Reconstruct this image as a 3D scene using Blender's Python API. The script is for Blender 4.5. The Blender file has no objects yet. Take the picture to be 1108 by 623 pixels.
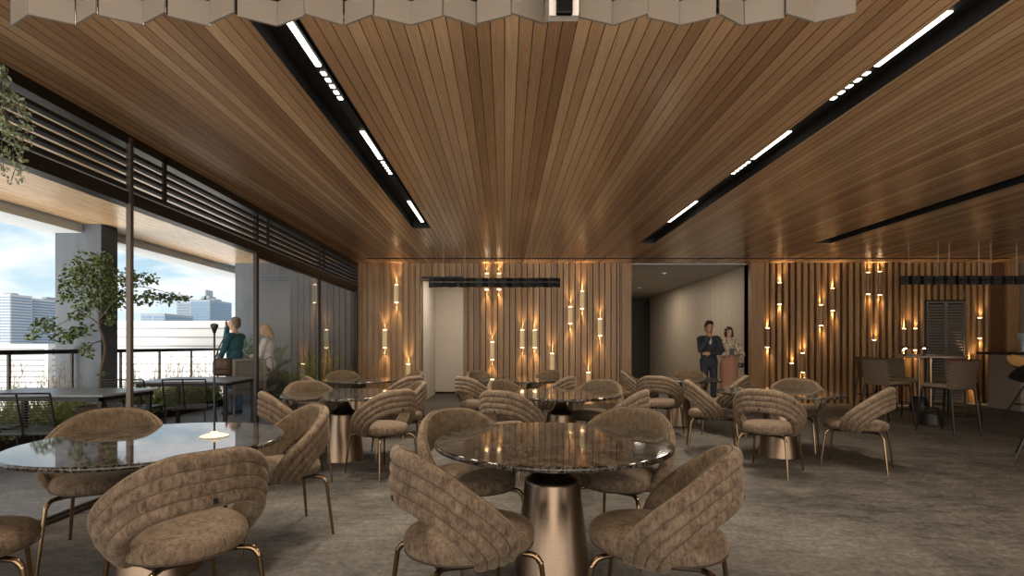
import bpy, bmesh, math, random
import numpy as np
from mathutils import Vector, Matrix
R = random.Random(7)
PI = math.pi
sc = bpy.context.scene
C = sc.collection
F, VX, VY, CH = 550.0, 546.0, 373.5, 1.25       # focal length in px, vanishing point, camera height
CEIL = 3.03
BACK = 11.0
FAC = -3.22                                      # plane of the glazed side

def P(x, y, d):
    return Vector(((x - VX) * d / F, d, CH - (y - VY) * d / F))
def PX(x, d): return (x - VX) * d / F
def PZ(y, d): return CH - (y - VY) * d / F

# ------------------------------------------------------------------ objects
def link(o):
    C.objects.link(o); return o
def obj(name, bm, mat, parent=None, smooth=False, loc=None):
    if isinstance(bm, bmesh.types.BMesh):
        me = bpy.data.meshes.new(name); bm.to_mesh(me); bm.free()
    else:
        me = bm
    for m in (mat if isinstance(mat, (list, tuple)) else [mat]):
        me.materials.append(m)
    if smooth:
        me.polygons.foreach_set('use_smooth', [True] * len(me.polygons))
        if smooth != 'all':
            try: me.set_sharp_from_angle(angle=math.radians(40))
            except Exception: pass
    o = link(bpy.data.objects.new(name, me))
    if parent: o.parent = parent
    if loc: o.location = loc
    return o
def thing(name, label, cat, loc=(0, 0, 0), rz=0, group=None):
    o = link(bpy.data.objects.new(name, None)); o.empty_display_size = .1
    o.location = loc; o.rotation_euler = (0, 0, rz)
    return tag(o, label, cat, group)
def tag(o, label, cat, group=None):
    o['label'] = label; o['category'] = cat
    if group: o['group'] = group
    return o
def struct(name, bm, mat, parent=None, smooth=False):
    o = obj(name, bm, mat, parent, smooth)
    if not parent: o['kind'] = 'structure'
    return o
def dup(root, loc, rz, label, group=None):
    r = root.copy(); link(r); r.location = loc; r.rotation_euler = (0, 0, rz); r['label'] = label
    if group: r['group'] = group
    for ch in list(root.children):
        c = ch.copy(); link(c); c.parent = r
        for g in list(ch.children):
            d = g.copy(); link(d); d.parent = c
    return r

# ------------------------------------------------------------------ shapes
def BM(): return bmesh.new()
def box(bm, x0, x1, y0, y1, z0, z1, mi=0):
    vs = [bm.verts.new((x, y, z)) for z in (z0, z1) for y in (y0, y1) for x in (x0, x1)]
    for f in ((0, 2, 3, 1), (4, 5, 7, 6), (0, 1, 5, 4), (2, 6, 7, 3), (0, 4, 6, 2), (1, 3, 7, 5)):
        fa = bm.faces.new([vs[i] for i in f]); fa.material_index = mi
    return vs
def rbox(x0, x1, y0, y1, z0, z1, r=.01, seg=2):
    bm = BM(); box(bm, x0, x1, y0, y1, z0, z1)
    bmesh.ops.bevel(bm, geom=list(bm.edges), offset=r, segments=seg, profile=.5, affect='EDGES')
    return bm
def merge(bm, other):
    me = bpy.data.meshes.new('t'); other.to_mesh(me); other.free(); bm.from_mesh(me); bpy.data.meshes.remove(me); return bm
def quad(bm, pts, mi=0):
    f = bm.faces.new([bm.verts.new(p) for p in pts]); f.material_index = mi; return f
def lathe(bm, prof, n=48, c=(0, 0, 0), sx=1, sy=1):
    rings = []
    for r, z in prof:
        if r < 1e-6: rings.append([bm.verts.new((c[0], c[1], c[2] + z))])
        else: rings.append([bm.verts.new((c[0] + r * sx * math.cos(2 * PI * i / n), c[1] + r * sy * math.sin(2 * PI * i / n), c[2] + z)) for i in range(n)])
    for a, b in zip(rings, rings[1:]):
        for i in range(n):
            j = (i + 1) % n
            if len(a) == 1 and len(b) == 1: continue
            if len(a) == 1: bm.faces.new((a[0], b[j], b[i]))
            elif len(b) == 1: bm.faces.new((a[i], a[j], b[0]))
            else: bm.faces.new((a[i], a[j], b[j], b[i]))
    bmesh.ops.recalc_face_normals(bm, faces=bm.faces)
    return bm
def tube(bm, pts, rad, n=8, cap=True, squash=None):
    pts = [Vector(p) for p in pts]
    if not hasattr(rad, '__len__'): rad = [rad] * len(pts)
    rings = []; prev = None
    for i, p in enumerate(pts):
        d = (pts[min(i + 1, len(pts) - 1)] - pts[max(i - 1, 0)])
        if d.length < 1e-9: d = Vector((0, 0, 1))
        d.normalize()
        if prev is None:
            u = d.orthogonal().normalized()
        else:
            u = prev - d * prev.dot(d)
            u = u.normalized() if u.length > 1e-6 else d.orthogonal().normalized()
        prev = u; w = d.cross(u)
        rings.append([bm.verts.new(p + (u * math.cos(2 * PI * k / n) + w * math.sin(2 * PI * k / n)) * rad[i]) for k in range(n)])
    for a, b in zip(rings, rings[1:]):
        for k in range(n):
            bm.faces.new((a[k], a[(k + 1) % n], b[(k + 1) % n], b[k]))
    if cap:
        bm.faces.new(rings[0][::-1]); bm.faces.new(rings[-1])
    return bm
def capsule(bm, a, b, ra, rb, n=14):
    a = Vector(a); b = Vector(b); d = (b - a)
    if d.length < 1e-6: d = Vector((0, 0, 1e-4))
    dn = d.normalized(); pts = []; rad = []
    for k in range(6):
        t = PI / 2 * k / 5.5 + .03; pts.append(a - dn * ra * math.cos(t)); rad.append(ra * math.sin(t))
    for k in range(6):
        t = PI / 2 * (5 - k) / 5.5 + .03; pts.append(b + dn * rb * math.cos(t)); rad.append(rb * math.sin(t))
    tube(bm, pts, rad, n)
def ellipsoid(bm, c, r, n=20):
    m = Matrix.Translation(c) @ Matrix.Diagonal((r[0], r[1], r[2], 1))
    bmesh.ops.create_uvsphere(bm, u_segments=n, v_segments=n // 2 + 2, radius=1, matrix=m)
def evaluated(bm, mods):
    me = bpy.data.meshes.new('tmp'); bm.to_mesh(me); bm.free()
    o = link(bpy.data.objects.new('tmp', me))
    for typ, kw in mods:
        m = o.modifiers.new(typ, typ)
        for k, v in kw.items(): setattr(m, k, v)
    dg = bpy.context.evaluated_depsgraph_get(); dg.update()
    out = bpy.data.meshes.new_from_object(o.evaluated_get(dg), preserve_all_data_layers=False, depsgraph=dg)
    bpy.data.objects.remove(o); bpy.data.meshes.remove(me)
    return out
def catmull(pts, t):
    n = len(pts) - 1; s = min(max(t, 0), 1) * n; i = min(int(s), n - 1); f = s - i
    g = lambda k: np.array(pts[min(max(k, 0), n)], float)
    p0, p1, p2, p3 = g(i - 1), g(i), g(i + 1), g(i + 2)
    if i == 0: p0 = 2 * p1 - p2
    if i == n - 1: p3 = 2 * p2 - p1
    return .5 * (2 * p1 + (p2 - p0) * f + (2 * p0 - 5 * p1 + 4 * p2 - p3) * f * f + (3 * p1 - p0 - 3 * p2 + p3) * f ** 3)
def smooth_path(pts, n=24):
    return [Vector(catmull(pts, i / n)) for i in range(n + 1)]

# ------------------------------------------------------------------ materials
class NT:
    def __init__(s, name):
        s.m = bpy.data.materials.new(name); s.m.use_nodes = True
        s.t = s.m.node_tree; s.t.nodes.clear()
        s.out = s.t.nodes.new('ShaderNodeOutputMaterial')
    def n(s, typ, **kw):
        nd = s.t.nodes.new(typ)
        for k, v in kw.items():
            if k.startswith('i_'):
                key = k[2:]; key = int(key) if key.isdigit() else key.replace('_', ' ')
                if isinstance(v, bpy.types.NodeSocket): s.t.links.new(v, nd.inputs[key])
                else: nd.inputs[key].default_value = v
            else: setattr(nd, k, v)
        return nd
    def math(s, op, a, b=None, c=None):
        nd = s.n('ShaderNodeMath', operation=op)
        for i, v in enumerate((a, b, c)):
            if v is None: continue
            if isinstance(v, bpy.types.NodeSocket): s.t.links.new(v, nd.inputs[i])
            else: nd.inputs[i].default_value = v
        return nd.outputs[0]
    def mix(s, fac, a, b, blend='MIX'):
        nd = s.n('ShaderNodeMix', data_type='RGBA', blend_type=blend)
        for i, v in ((0, fac), (6, a), (7, b)):
            if isinstance(v, bpy.types.NodeSocket): s.t.links.new(v, nd.inputs[i])
            else: nd.inputs[i].default_value = (v if i == 0 else (*v[:3], 1))
        return nd.outputs[2]
    def ramp(s, fac, stops):
        nd = s.n('ShaderNodeValToRGB'); s.t.links.new(fac, nd.inputs[0])
        el = nd.color_ramp.elements
        while len(el) < len(stops): el.new(.5)
        for e, (p, c) in zip(el, stops):
            e.position = p; e.color = (*c, 1) if hasattr(c, '__len__') else (c, c, c, 1)
        return nd.outputs[0]
    def vec(s, x, y, z):
        nd = s.n('ShaderNodeCombineXYZ')
        for i, v in enumerate((x, y, z)):
            if isinstance(v, bpy.types.NodeSocket): s.t.links.new(v, nd.inputs[i])
            else: nd.inputs[i].default_value = v
        return nd.outputs[0]
    def pos(s, obj=False):
        if obj: v = s.n('ShaderNodeTexCoord').outputs['Object']
        else: v = s.n('ShaderNodeNewGeometry').outputs['Position']
        sp = s.n('ShaderNodeSeparateXYZ'); s.t.links.new(v, sp.inputs[0])
        return v, sp.outputs[0], sp.outputs[1], sp.outputs[2]
    def noise(s, v, scale, detail=4, rough=.55, dist=0):
        nd = s.n('ShaderNodeTexNoise'); s.t.links.new(v, nd.inputs['Vector'])
        nd.inputs['Scale'].default_value = scale; nd.inputs['Detail'].default_value = detail
        nd.inputs['Roughness'].default_value = rough; nd.inputs['Distortion'].default_value = dist
        return nd.outputs[0]
    def bump(s, h, strength=.3, dist=.01):
        return s.n('ShaderNodeBump', i_Height=h, i_Strength=strength, i_Distance=dist).outputs[0]
    def bsdf(s, color, rough=.5, metal=0, normal=None, **kw):
        b = s.n('ShaderNodeBsdfPrincipled')
        def put(k, v):
            if isinstance(v, bpy.types.NodeSocket): s.t.links.new(v, b.inputs[k])
            elif k in ('Base Color', 'Emission Color', 'Sheen Tint'): b.inputs[k].default_value = (*v[:3], 1)
            else: b.inputs[k].default_value = v
        put('Base Color', color); put('Roughness', rough); put('Metallic', metal)
        if normal is not None: put('Normal', normal)
        for k, v in kw.items(): put(k.replace('_', ' '), v)
        s.t.links.new(b.outputs[0], s.out.inputs[0]); return s.m

def hexc(h):
    c = [int(h[i:i + 2], 16) / 255 for i in (0, 2, 4)]
    return tuple(x / 12.92 if x < .04045 else ((x + .055) / 1.055) ** 2.4 for x in c)

def simple(name, col, rough=.5, metal=0, noise=0, nscale=8, bump=0, **kw):
    t = NT(name); v, x, y, z = t.pos(True)
    c = col; nrm = None
    if noise or bump:
        nz = t.noise(v, nscale, 5)
    if noise:
        c = t.mix(nz, [k * (1 - noise) for k in col], [min(1, k * (1 + noise)) for k in col])
    if bump: nrm = t.bump(nz, bump, .01)
    return t.bsdf(c, rough, metal, nrm, **kw)

def planks(name, tones, pitch, along='Y', rough=.3, groove=.05, bumps=.5, spec=.5, joint=0, coat=0):
    """boards running along one axis with a tone per board, grain and a groove at each edge"""
    t = NT(name); v, x, y, z = t.pos()
    if along == 'Y': a, l, o = x, y, z
    else: a, l, o = x, z, y
    s = t.math('DIVIDE', a, pitch); idn = t.math('FLOOR', s); fr = t.math('FRACT', s)
    w = t.n('ShaderNodeTexWhiteNoise', noise_dimensions='1D'); t.t.links.new(idn, w.inputs['W'])
    wv = w.outputs['Value']
    if joint:
        off = t.math('MULTIPLY', wv, joint)
        seg = t.math('FLOOR', t.math('DIVIDE', t.math('ADD', l, off), joint))
        w2 = t.n('ShaderNodeTexWhiteNoise', noise_dimensions='2D')
        t.t.links.new(t.vec(idn, seg, 0), w2.inputs['Vector']); wv = w2.outputs['Value']
    base = t.ramp(wv, [(i / (len(tones) - 1), c) for i, c in enumerate(tones)])
    shift = t.math('MULTIPLY', wv, 37.0)
    gv = t.vec(t.math('MULTIPLY', a, 28.0), t.math('ADD', t.math('MULTIPLY', l, 1.1), shift), t.math('ADD', shift, t.math('MULTIPLY', o, 6.0)))
    fine = t.noise(gv, 2.2, 6, .6, .4)
    gv2 = t.vec(t.math('MULTIPLY', a, 9.0), t.math('ADD', t.math('MULTIPLY', l, .55), shift), shift)
    cath = t.noise(gv2, 1.4, 2, .5, .6)
    rings = t.math('ABSOLUTE', t.math('SINE', t.math('MULTIPLY', cath, 42.0)))
    ringm = t.ramp(rings, [(0, .55), (.35, 1), (1, 1)])
    c1 = t.mix(t.ramp(fine, [(.3, 0), (.7, 1)]), (.84, .82, .80), (1.08, 1.07, 1.06))
    col = t.mix(1.0, base, c1, 'MULTIPLY')
    col = t.mix(.4, col, ringm, 'MULTIPLY')
    e = t.math('MINIMUM', fr, t.math('SUBTRACT', 1.0, fr))
    gm = t.ramp(e, [(0, 0), (groove * .5, .1), (groove, 1)])
    nrm = None
    if groove:
        col = t.mix(gm, (.012, .008, .005), col)
        h = t.math('ADD', gm, t.math('MULTIPLY', fine, .02))
        nrm = t.bump(h, bumps, .006)
    rg = t.math('ADD', rough, t.math('MULTIPLY', fine, .12))
    return t.bsdf(col, rg, 0, nrm, Specular_IOR_Level=spec, Coat_Weight=coat, Coat_Roughness=.15)

def slatwood(name, tones, pitch, x0, rough=.42):
    t = NT(name); v, x, y, z = t.pos()
    idn = t.math('FLOOR', t.math('DIVIDE', t.math('SUBTRACT', x, x0), pitch))
    w = t.n('ShaderNodeTexWhiteNoise', noise_dimensions='1D'); t.t.links.new(idn, w.inputs['W']); wv = w.outputs['Value']
    base = t.ramp(wv, [(i / (len(tones) - 1), c) for i, c in enumerate(tones)])
    sh = t.math('MULTIPLY', wv, 31.0)
    fine = t.noise(t.vec(t.math('MULTIPLY', x, 40.0), t.math('MULTIPLY', y, 40.0), t.math('ADD', z, sh)), 2, 6, .6, .3)
    cath = t.noise(t.vec(t.math('MULTIPLY', x, 8.0), sh, t.math('ADD', t.math('MULTIPLY', z, .8), sh)), 1.6, 2, .5, .8)
    rings = t.ramp(t.math('ABSOLUTE', t.math('SINE', t.math('MULTIPLY', cath, 45.0))), [(0, .5), (.4, 1), (1, 1)])
    col = t.mix(1, base, t.mix(t.ramp(fine, [(.3, 0), (.7, 1)]), (.62, .58, .54), (1.12, 1.1, 1.06)), 'MULTIPLY')
    col = t.mix(.5, col, rings, 'MULTIPLY')
    return t.bsdf(col, rough, 0, t.bump(fine, .15, .004))

M = {}
M['ceil'] = planks('ceiling planks', [hexc('8c6747'), hexc('b8916a'), hexc('a27b58'), hexc('c9a47c'), hexc('966f4f'), hexc('bf9972')], .08, 'Y', .17, .04, .5, .5, 0)
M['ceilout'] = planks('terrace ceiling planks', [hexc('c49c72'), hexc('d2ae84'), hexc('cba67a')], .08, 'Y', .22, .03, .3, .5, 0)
M['slat'] = slatwood('slat wood', [hexc('93704a'), hexc('a9845a'), hexc('b8946a'), hexc('9f7a52')], .129, -3.22)
M['fin'] = slatwood('fin wood', [hexc('c8a478'), hexc('d2b086')], .129, -3.22)  # same wood as the slats, paler: light on fins put in the colour
M['batten'] = slatwood('batten wood', [hexc('9a7650'), hexc('a9845a'), hexc('b38e62')], .14, 5.6)
M['pil'] = slatwood('pilaster wood', [hexc('94704a'), hexc('a07a52')], .26, 2.5)
M['darkwood'] = slatwood('dark wood', [hexc('5e3d23'), hexc('66432a')], .3, 10.4)

def floor_mat(name, dark, light, rough):
    t = NT(name); v, x, y, z = t.pos()
    n1 = t.noise(v, .9, 8, .62, .6); n2 = t.noise(v, 9, 10, .78, .3); n3 = t.noise(v, 26, 7, .8)
    st = t.noise(t.vec(t.math('MULTIPLY', x, 1.0), t.math('MULTIPLY', y, 3.0), z), 2.4, 9, .68, 1.2)
    m = t.math('ADD', t.math('MULTIPLY', n1, .4), t.math('ADD', t.math('MULTIPLY', st, .35), t.math('MULTIPLY', n2, .35)))
    c = t.ramp(m, [(.42, dark), (.54, [a * .5 + b * .5 for a, b in zip(dark, light)]), (.66, light)])
    c = t.mix(t.ramp(n3, [(.42, 0), (.62, .6)]), c, [k * .7 for k in dark])
    h = t.math('ADD', n2, t.math('MULTIPLY', n3, .5))
    return t.bsdf(c, t.math('ADD', rough, t.math('MULTIPLY', n2, .25)), 0, t.bump(h, .6, .012), Specular_IOR_Level=.3)
M['floor'] = floor_mat('concrete floor', hexc('272421'), hexc('746d65'), .58)
M['terrace'] = floor_mat('terrace paving', hexc('55585c'), hexc('8b8f93'), .5)

def concrete(name, col):
    t = NT(name); v, x, y, z = t.pos()
    n1 = t.noise(v, 1.6, 8, .6, .5)
    st = t.noise(t.vec(t.math('MULTIPLY', x, 6), t.math('MULTIPLY', y, 6), t.math('MULTIPLY', z, .5)), 1.5, 6, .6)
    vo = t.noise(v, 9, 3, .5)
    c = t.mix(t.ramp(t.math('ADD', t.math('MULTIPLY', n1, .6), t.math('MULTIPLY', st, .4)), [(.35, 0), (.65, 1)]), [k * .72 for k in col], [k * 1.18 for k in col])
    c = t.mix(t.ramp(vo, [(.66, 0), (.74, .45)]), c, [k * .45 for k in col])
    return t.bsdf(c, .75, 0, t.bump(n1, .2, .01))
M['conc'] = concrete('grey concrete', hexc('4b5056'))
M['concdark'] = concrete('end wall concrete', hexc('585d62'))

def velvet(name, a, b):
    t = NT(name); v, x, y, z = t.pos(True)
    oi = t.n('ShaderNodeObjectInfo').outputs['Random']
    vv = t.n('ShaderNodeVectorMath', operation='ADD'); t.t.links.new(v, vv.inputs[0])
    t.t.links.new(t.vec(t.math('MULTIPLY', oi, 9), t.math('MULTIPLY', oi, 5), 0), vv.inputs[1]); v = vv.outputs[0]
    sp = t.n('ShaderNodeSeparateXYZ'); t.t.links.new(v, sp.inputs[0])
    q = t.vec(t.math('MULTIPLY', sp.outputs[0], 5.0), t.math('MULTIPLY', sp.outputs[1], 5.0), t.math('MULTIPLY', sp.outputs[2], 1.6))
    n1 = t.noise(q, 13, 6, .75, 0); n2 = t.noise(v, 22, 5, .7, 0); n3 = t.noise(v, 160, 2, .5)
    m = t.math('ADD', t.math('MULTIPLY', n1, .6), t.math('MULTIPLY', n2, .4))
    c = t.ramp(m, [(.4, a), (.5, [(p + q2) / 2 for p, q2 in zip(a, b)]), (.62, b)])
    return t.bsdf(c, .85, 0, t.bump(n3, .12, .003), Sheen_Weight=.3, Sheen_Roughness=.4, Sheen_Tint=hexc('c9b69c'), Specular_IOR_Level=.2)
M['velvet'] = velvet('brown crushed velvet', hexc('493a2d'), hexc('806e5b'))
M['velvetin'] = velvet('brown velvet inner', hexc('4d3f2f'), hexc('72614c'))
M['piping'] = simple('dark piping', hexc('443628'), .8)

def marble():
    t = NT('dark emperador marble'); v, x, y, z = t.pos(True)
    oi = t.n('ShaderNodeObjectInfo').outputs['Random']
    vv = t.n('ShaderNodeVectorMath', operation='ADD'); t.t.links.new(v, vv.inputs[0])
    t.t.links.new(t.vec(t.math('MULTIPLY', oi, 13), t.math('MULTIPLY', oi, 7), 0), vv.inputs[1]); v = vv.outputs[0]
    n1 = t.noise(v, 6, 8, .7, 1.2); n2 = t.noise(v, 19, 8, .75, 1.2); n3 = t.noise(v, 2.2, 4, .5, 1)
    v1 = t.ramp(t.math('ABSOLUTE', t.math('SUBTRACT', n1, .5)), [(0, 1), (.012, .4), (.03, 0)])
    v2 = t.ramp(t.math('ABSOLUTE', t.math('SUBTRACT', n2, .5)), [(0, 1), (.014, .4), (.034, 0)])
    bl = t.ramp(n3, [(.45, 0), (.68, 1)])
    c = t.mix(bl, hexc('090807'), hexc('1b1511'))
    c = t.mix(t.math('MULTIPLY', v2, .34), c, hexc('94887a'))
    c = t.mix(t.math('MULTIPLY', v1, .32), c, hexc('b0a598'))
    return t.bsdf(c, .045, 0, None, Specular_IOR_Level=.36)
M['marble'] = marble()

def brushed(name, col, rough, aniso=False):
    t = NT(name); v, x, y, z = t.pos(True)
    n = t.noise(t.vec(t.math('MULTIPLY', x, 4), t.math('MULTIPLY', y, 4), t.math('MULTIPLY', z, 160)), 2, 3, .6)
    c = t.mix(n, [k * .75 for k in col], [min(1, k * 1.2) for k in col])
    return t.bsdf(c, t.math('ADD', rough, t.math('MULTIPLY', n, .12)), 1.0, t.bump(n, .08, .002))
M['bronze'] = brushed('brushed bronze', hexc('7f6c5a'), .24)
M['brassleg'] = simple('bronze leg', hexc('8a7357'), .24, 1.0)
M['black'] = simple('black metal', hexc('17130f'), .42, .3)
M['frame'] = simple('dark bronze frame', hexc('1e1712'), .38, .4)
M['louvdark'] = simple('dark louvre', hexc('150f0b'), .6)
M['cable'] = simple('steel cable', hexc('a09a90'), .4, .5)
M['postm'] = simple('grey brown post', hexc('4a423a'), .35, .6)
M['blackin'] = simple('channel black', hexc('0d0a08'), .7)
M['white'] = simple('plaster white', hexc('cfc6ba'), .8, 0, .04, 3)
M['corr'] = None
def corridor_panel():
    t = NT('corridor panelling'); v, x, y, z = t.pos()
    n = t.noise(t.vec(0, t.math('MULTIPLY', y, 5.5), 0), 1, 2, .5)
    c = t.mix(n, hexc('9a8d7c'), hexc('b3a695'))
    fr = t.math('FRACT', t.math('DIVIDE', y, .32)); g = t.ramp(fr, [(0, .75), (.04, 1), (1, 1)])
    return t.bsdf(t.mix(1, c, g, 'MULTIPLY'), .6)
M['corr'] = corridor_panel()
M['corrceil'] = simple('corridor ceiling', hexc('aaa59c'), .8)
M['darkgrey'] = simple('dark grey plaster', hexc('5c5650'), .8, 0, .05)
M['greywall'] = simple('grey plaster', hexc('8a8278'), .8, 0, .06)
M['soffit'] = simple('light grey fascia', hexc('b9bab8'), .7, 0, .05)
M['louvre'] = simple('grey louvre', hexc('7a7168'), .45, .2)

def emission(name, col, s):
    t = NT(name); e = t.n('ShaderNodeEmission', i_Color=(*col, 1), i_Strength=s); t.t.links.new(e.outputs[0], t.out.inputs[0]); return t.m
M['lamp'] = emission('lamp glow', (1, .93, .8), 4)
M['lens'] = emission('dim lens', (1, .9, .75), 1.2)
M['warm'] = emission('warm lamp glow', (1, .72, .38), 14)
M['sconce'] = simple('alabaster sconce', hexc('d9bd8c'), .4, 0, .05, 20, Emission_Color=(1, .7, .36), Emission_Strength=.1)
M['brasscup'] = simple('brass cup', hexc('8a6a42'), .3, 1.0)

def glassmat(name, tint=(1, 1, 1), rough=.0, ior=1.45):
    t = NT(name)
    tr = t.n('ShaderNodeBsdfTransparent', i_Color=(*tint, 1)); gl = t.n('ShaderNodeBsdfGlossy', i_Color=(1, 1, 1, 1), i_Roughness=rough)
    fr = t.n('ShaderNodeFresnel', i_IOR=ior); mx = t.n('ShaderNodeMixShader')
    bf = t.n('ShaderNodeNewGeometry').outputs['Backfacing']
    t.t.links.new(t.math('MULTIPLY', t.math('MULTIPLY', fr.outputs[0], 1.5), t.math('SUBTRACT', 1.0, bf)), mx.inputs[0]); t.t.links.new(tr.outputs[0], mx.inputs[1]); t.t.links.new(gl.outputs[0], mx.inputs[2])
    t.t.links.new(mx.outputs[0], t.out.inputs[0]); return t.m
M['glass'] = glassmat('window glass', (.93, .96, .98))
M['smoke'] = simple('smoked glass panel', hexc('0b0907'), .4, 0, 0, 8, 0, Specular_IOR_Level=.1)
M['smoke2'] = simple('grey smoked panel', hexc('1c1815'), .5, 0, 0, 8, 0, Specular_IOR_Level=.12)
M['linen'] = simple('frosted beige panel', hexc('6f6559'), .4, 0, .05, 14)  # same panels as the smoked ones; reflected light put into a paler colour
M['linenedge'] = simple('pale panel edge', hexc('c9bfb2'), .3)

# ------------------------------------------------------------------ camera, world, render look
cam = bpy.data.cameras.new('camera'); cam.sensor_width = 36; cam.sensor_fit = 'HORIZONTAL'
cam.lens = F / 1108 * 36; cam.shift_x = (554 - VX) / 1108; cam.shift_y = (VY - 311.5) / 1108
cam.clip_start = .05; cam.clip_end = 2000
co = link(bpy.data.objects.new('camera', cam)); co.location = (0, 0, CH); co.rotation_euler = (PI / 2, 0, 0)
sc.camera = co
vs = sc.view_settings; vs.view_transform = 'Standard'; vs.look = 'None'; vs.gamma = 1; vs.exposure = 0.76; vs.use_curve_mapping = False
sc.cycles.use_denoising = True
sc.cycles.max_bounces = 8; sc.cycles.diffuse_bounces = 4; sc.cycles.glossy_bounces = 4; sc.cycles.transparent_max_bounces = 16
sc.cycles.sample_clamp_indirect = 4
sc.cycles.caustics_reflective = False; sc.cycles.caustics_refractive = False

SKY_FRONT, SKY_FILL, GROUND_FILL = .72, 1.6, 10.5             # warm glow behind and below the camera, added to light the room and ceiling
w = bpy.data.worlds.new('sky'); sc.world = w; w.use_nodes = True; nt = w.node_tree; nt.nodes.clear()
def wn(t, **k):
    n = nt.nodes.new(t)
    for a, b in k.items(): setattr(n, a, b)
    return n
tc = wn('ShaderNodeTexCoord'); sep = wn('ShaderNodeSeparateXYZ'); nt.links.new(tc.outputs['Generated'], sep.inputs[0])
mp = wn('ShaderNodeMapping'); nt.links.new(tc.outputs['Generated'], mp.inputs[0]); mp.inputs['Scale'].default_value = (1, 1, 2.6); mp.inputs['Location'].default_value = (.3, .1, .35)
nz = wn('ShaderNodeTexNoise'); nt.links.new(mp.outputs[0], nz.inputs['Vector']); nz.inputs['Scale'].default_value = 3.2; nz.inputs['Detail'].default_value = 7; nz.inputs['Roughness'].default_value = .55; nz.inputs['Distortion'].default_value = .35
cr = wn('ShaderNodeValToRGB'); nt.links.new(nz.outputs[0], cr.inputs[0]); cr.color_ramp.elements[0].position = .45; cr.color_ramp.elements[1].position = .56
gr = wn('ShaderNodeValToRGB'); nt.links.new(sep.outputs[2], gr.inputs[0])
el = gr.color_ramp.elements; el[0].position = 0; el[0].color = (.74, .86, .91, 1); el[1].position = .5; el[1].color = (.25, .45, .66, 1)
e = el.new(.14); e.color = (.42, .62, .74, 1)
mx = wn('ShaderNodeMix', data_type='RGBA'); nt.links.new(cr.outputs[0], mx.inputs[0]); nt.links.new(gr.outputs[0], mx.inputs[6]); mx.inputs[7].default_value = (.97, .98, 1.0, 1)
bg = wn('ShaderNodeBackground'); mw = wn('ShaderNodeMix', data_type='RGBA'); nt.links.new(mx.outputs[2], mw.inputs[6]); mw.inputs[7].default_value = (1, .93, .84, 1)
nt.links.new(mw.outputs[2], bg.inputs[0]); 
my = wn('ShaderNodeMath', operation='MULTIPLY'); nt.links.new(sep.outputs[1], my.inputs[0]); my.inputs[1].default_value = -1
mc = wn('ShaderNodeMath', operation='MAXIMUM'); nt.links.new(my.outputs[0], mc.inputs[0]); mc.inputs[1].default_value = 0
ma = wn('ShaderNodeMath', operation='MULTIPLY_ADD'); nt.links.new(mc.outputs[0], ma.inputs[0]); ma.inputs[1].default_value = SKY_FILL; ma.inputs[2].default_value = SKY_FRONT
mz = wn('ShaderNodeMath', operation='MULTIPLY'); nt.links.new(sep.outputs[2], mz.inputs[0]); mz.inputs[1].default_value = -GROUND_FILL
mzm = wn('ShaderNodeMath', operation='MAXIMUM'); nt.links.new(mz.outputs[0], mzm.inputs[0]); mzm.inputs[1].default_value = 0
mg = wn('ShaderNodeMath', operation='MULTIPLY_ADD'); nt.links.new(mzm.outputs[0], mg.inputs[0]); nt.links.new(mc.outputs[0], mg.inputs[1]); nt.links.new(ma.outputs[0], mg.inputs[2])
nt.links.new(mg.outputs[0], bg.inputs[1]); nt.links.new(mc.outputs[0], mw.inputs[0])
wo = wn('ShaderNodeOutputWorld'); nt.links.new(bg.outputs[0], wo.inputs[0])

def light(name, typ, loc, energy, color=(1, 1, 1), rot=(0, 0, 0), parent=None, **kw):
    l = bpy.data.lights.new(name, typ); l.energy = energy; l.color = color
    for k, v in kw.items(): setattr(l, k, v)
    o = link(bpy.data.objects.new(name, l)); o.location = loc; o.rotation_euler = rot
    if parent: o.parent = parent
    return o
sun = light('sun', 'SUN', (-10, -20, 30), 1.1, (1, .96, .9), angle=math.radians(1.5))
sd = Vector((math.sin(math.radians(3)) * math.cos(math.radians(55)), math.cos(math.radians(3)) * math.cos(math.radians(55)), -math.sin(math.radians(55))))
sun.rotation_euler = sd.to_track_quat('-Z', 'Y').to_euler()

# ------------------------------------------------------------------ the setting
YN = -3.2                                         # the roof ends behind the camera
bm = BM(); box(bm, FAC, 11.3, YN, 22, -.2, 0); struct('floor', bm, M['floor'])
bm = BM(); box(bm, -6.7, FAC, YN, 16, -.2, -.004); struct('floor_terrace', bm, M['terrace'])
# ceiling underside with the four slots left open
slots = [(-1.40, -1.12, 0.9, 7.74), (2.35, 2.61, 0.9, 8.86), (5.40, 5.68, 0.9, 8.86), (-2.85, 10.4, 10.36, 10.5)]
xs = sorted({FAC - .06, 11.3, *[s[0] for s in slots], *[s[1] for s in slots]}); ys = sorted({YN, BACK + .02, *[s[2] for s in slots], *[s[3] for s in slots]})
bm = BM()
for x0, x1 in zip(xs, xs[1:]):
    for y0, y1 in zip(ys, ys[1:]):
        cx, cy = (x0 + x1) / 2, (y0 + y1) / 2
        if any(s[0] < cx < s[1] and s[2] < cy < s[3] for s in slots): continue
        box(bm, x0, x1, y0, y1, CEIL, CEIL + .012)
box(bm, FAC - .06, 11.3, YN, 22.2, CEIL + .2, CEIL + .3)
box(bm, FAC - .06, 11.3, YN, YN + .1, CEIL + .012, CEIL + .2)
struct('ceiling', bm, M['ceil'])
bm = BM(); box(bm, -6.17, FAC - .05, YN, BACK, CEIL, CEIL + .3); struct('ceiling_terrace', bm, M['ceilout'])
bm = BM(); box(bm, -6.75, -6.2, YN, 17, CEIL - .13, CEIL + .3); box(bm, -6.2, FAC, BACK, 17, CEIL + .02, CEIL + .3); struct('beam_terrace', bm, M['soffit'])
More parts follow.
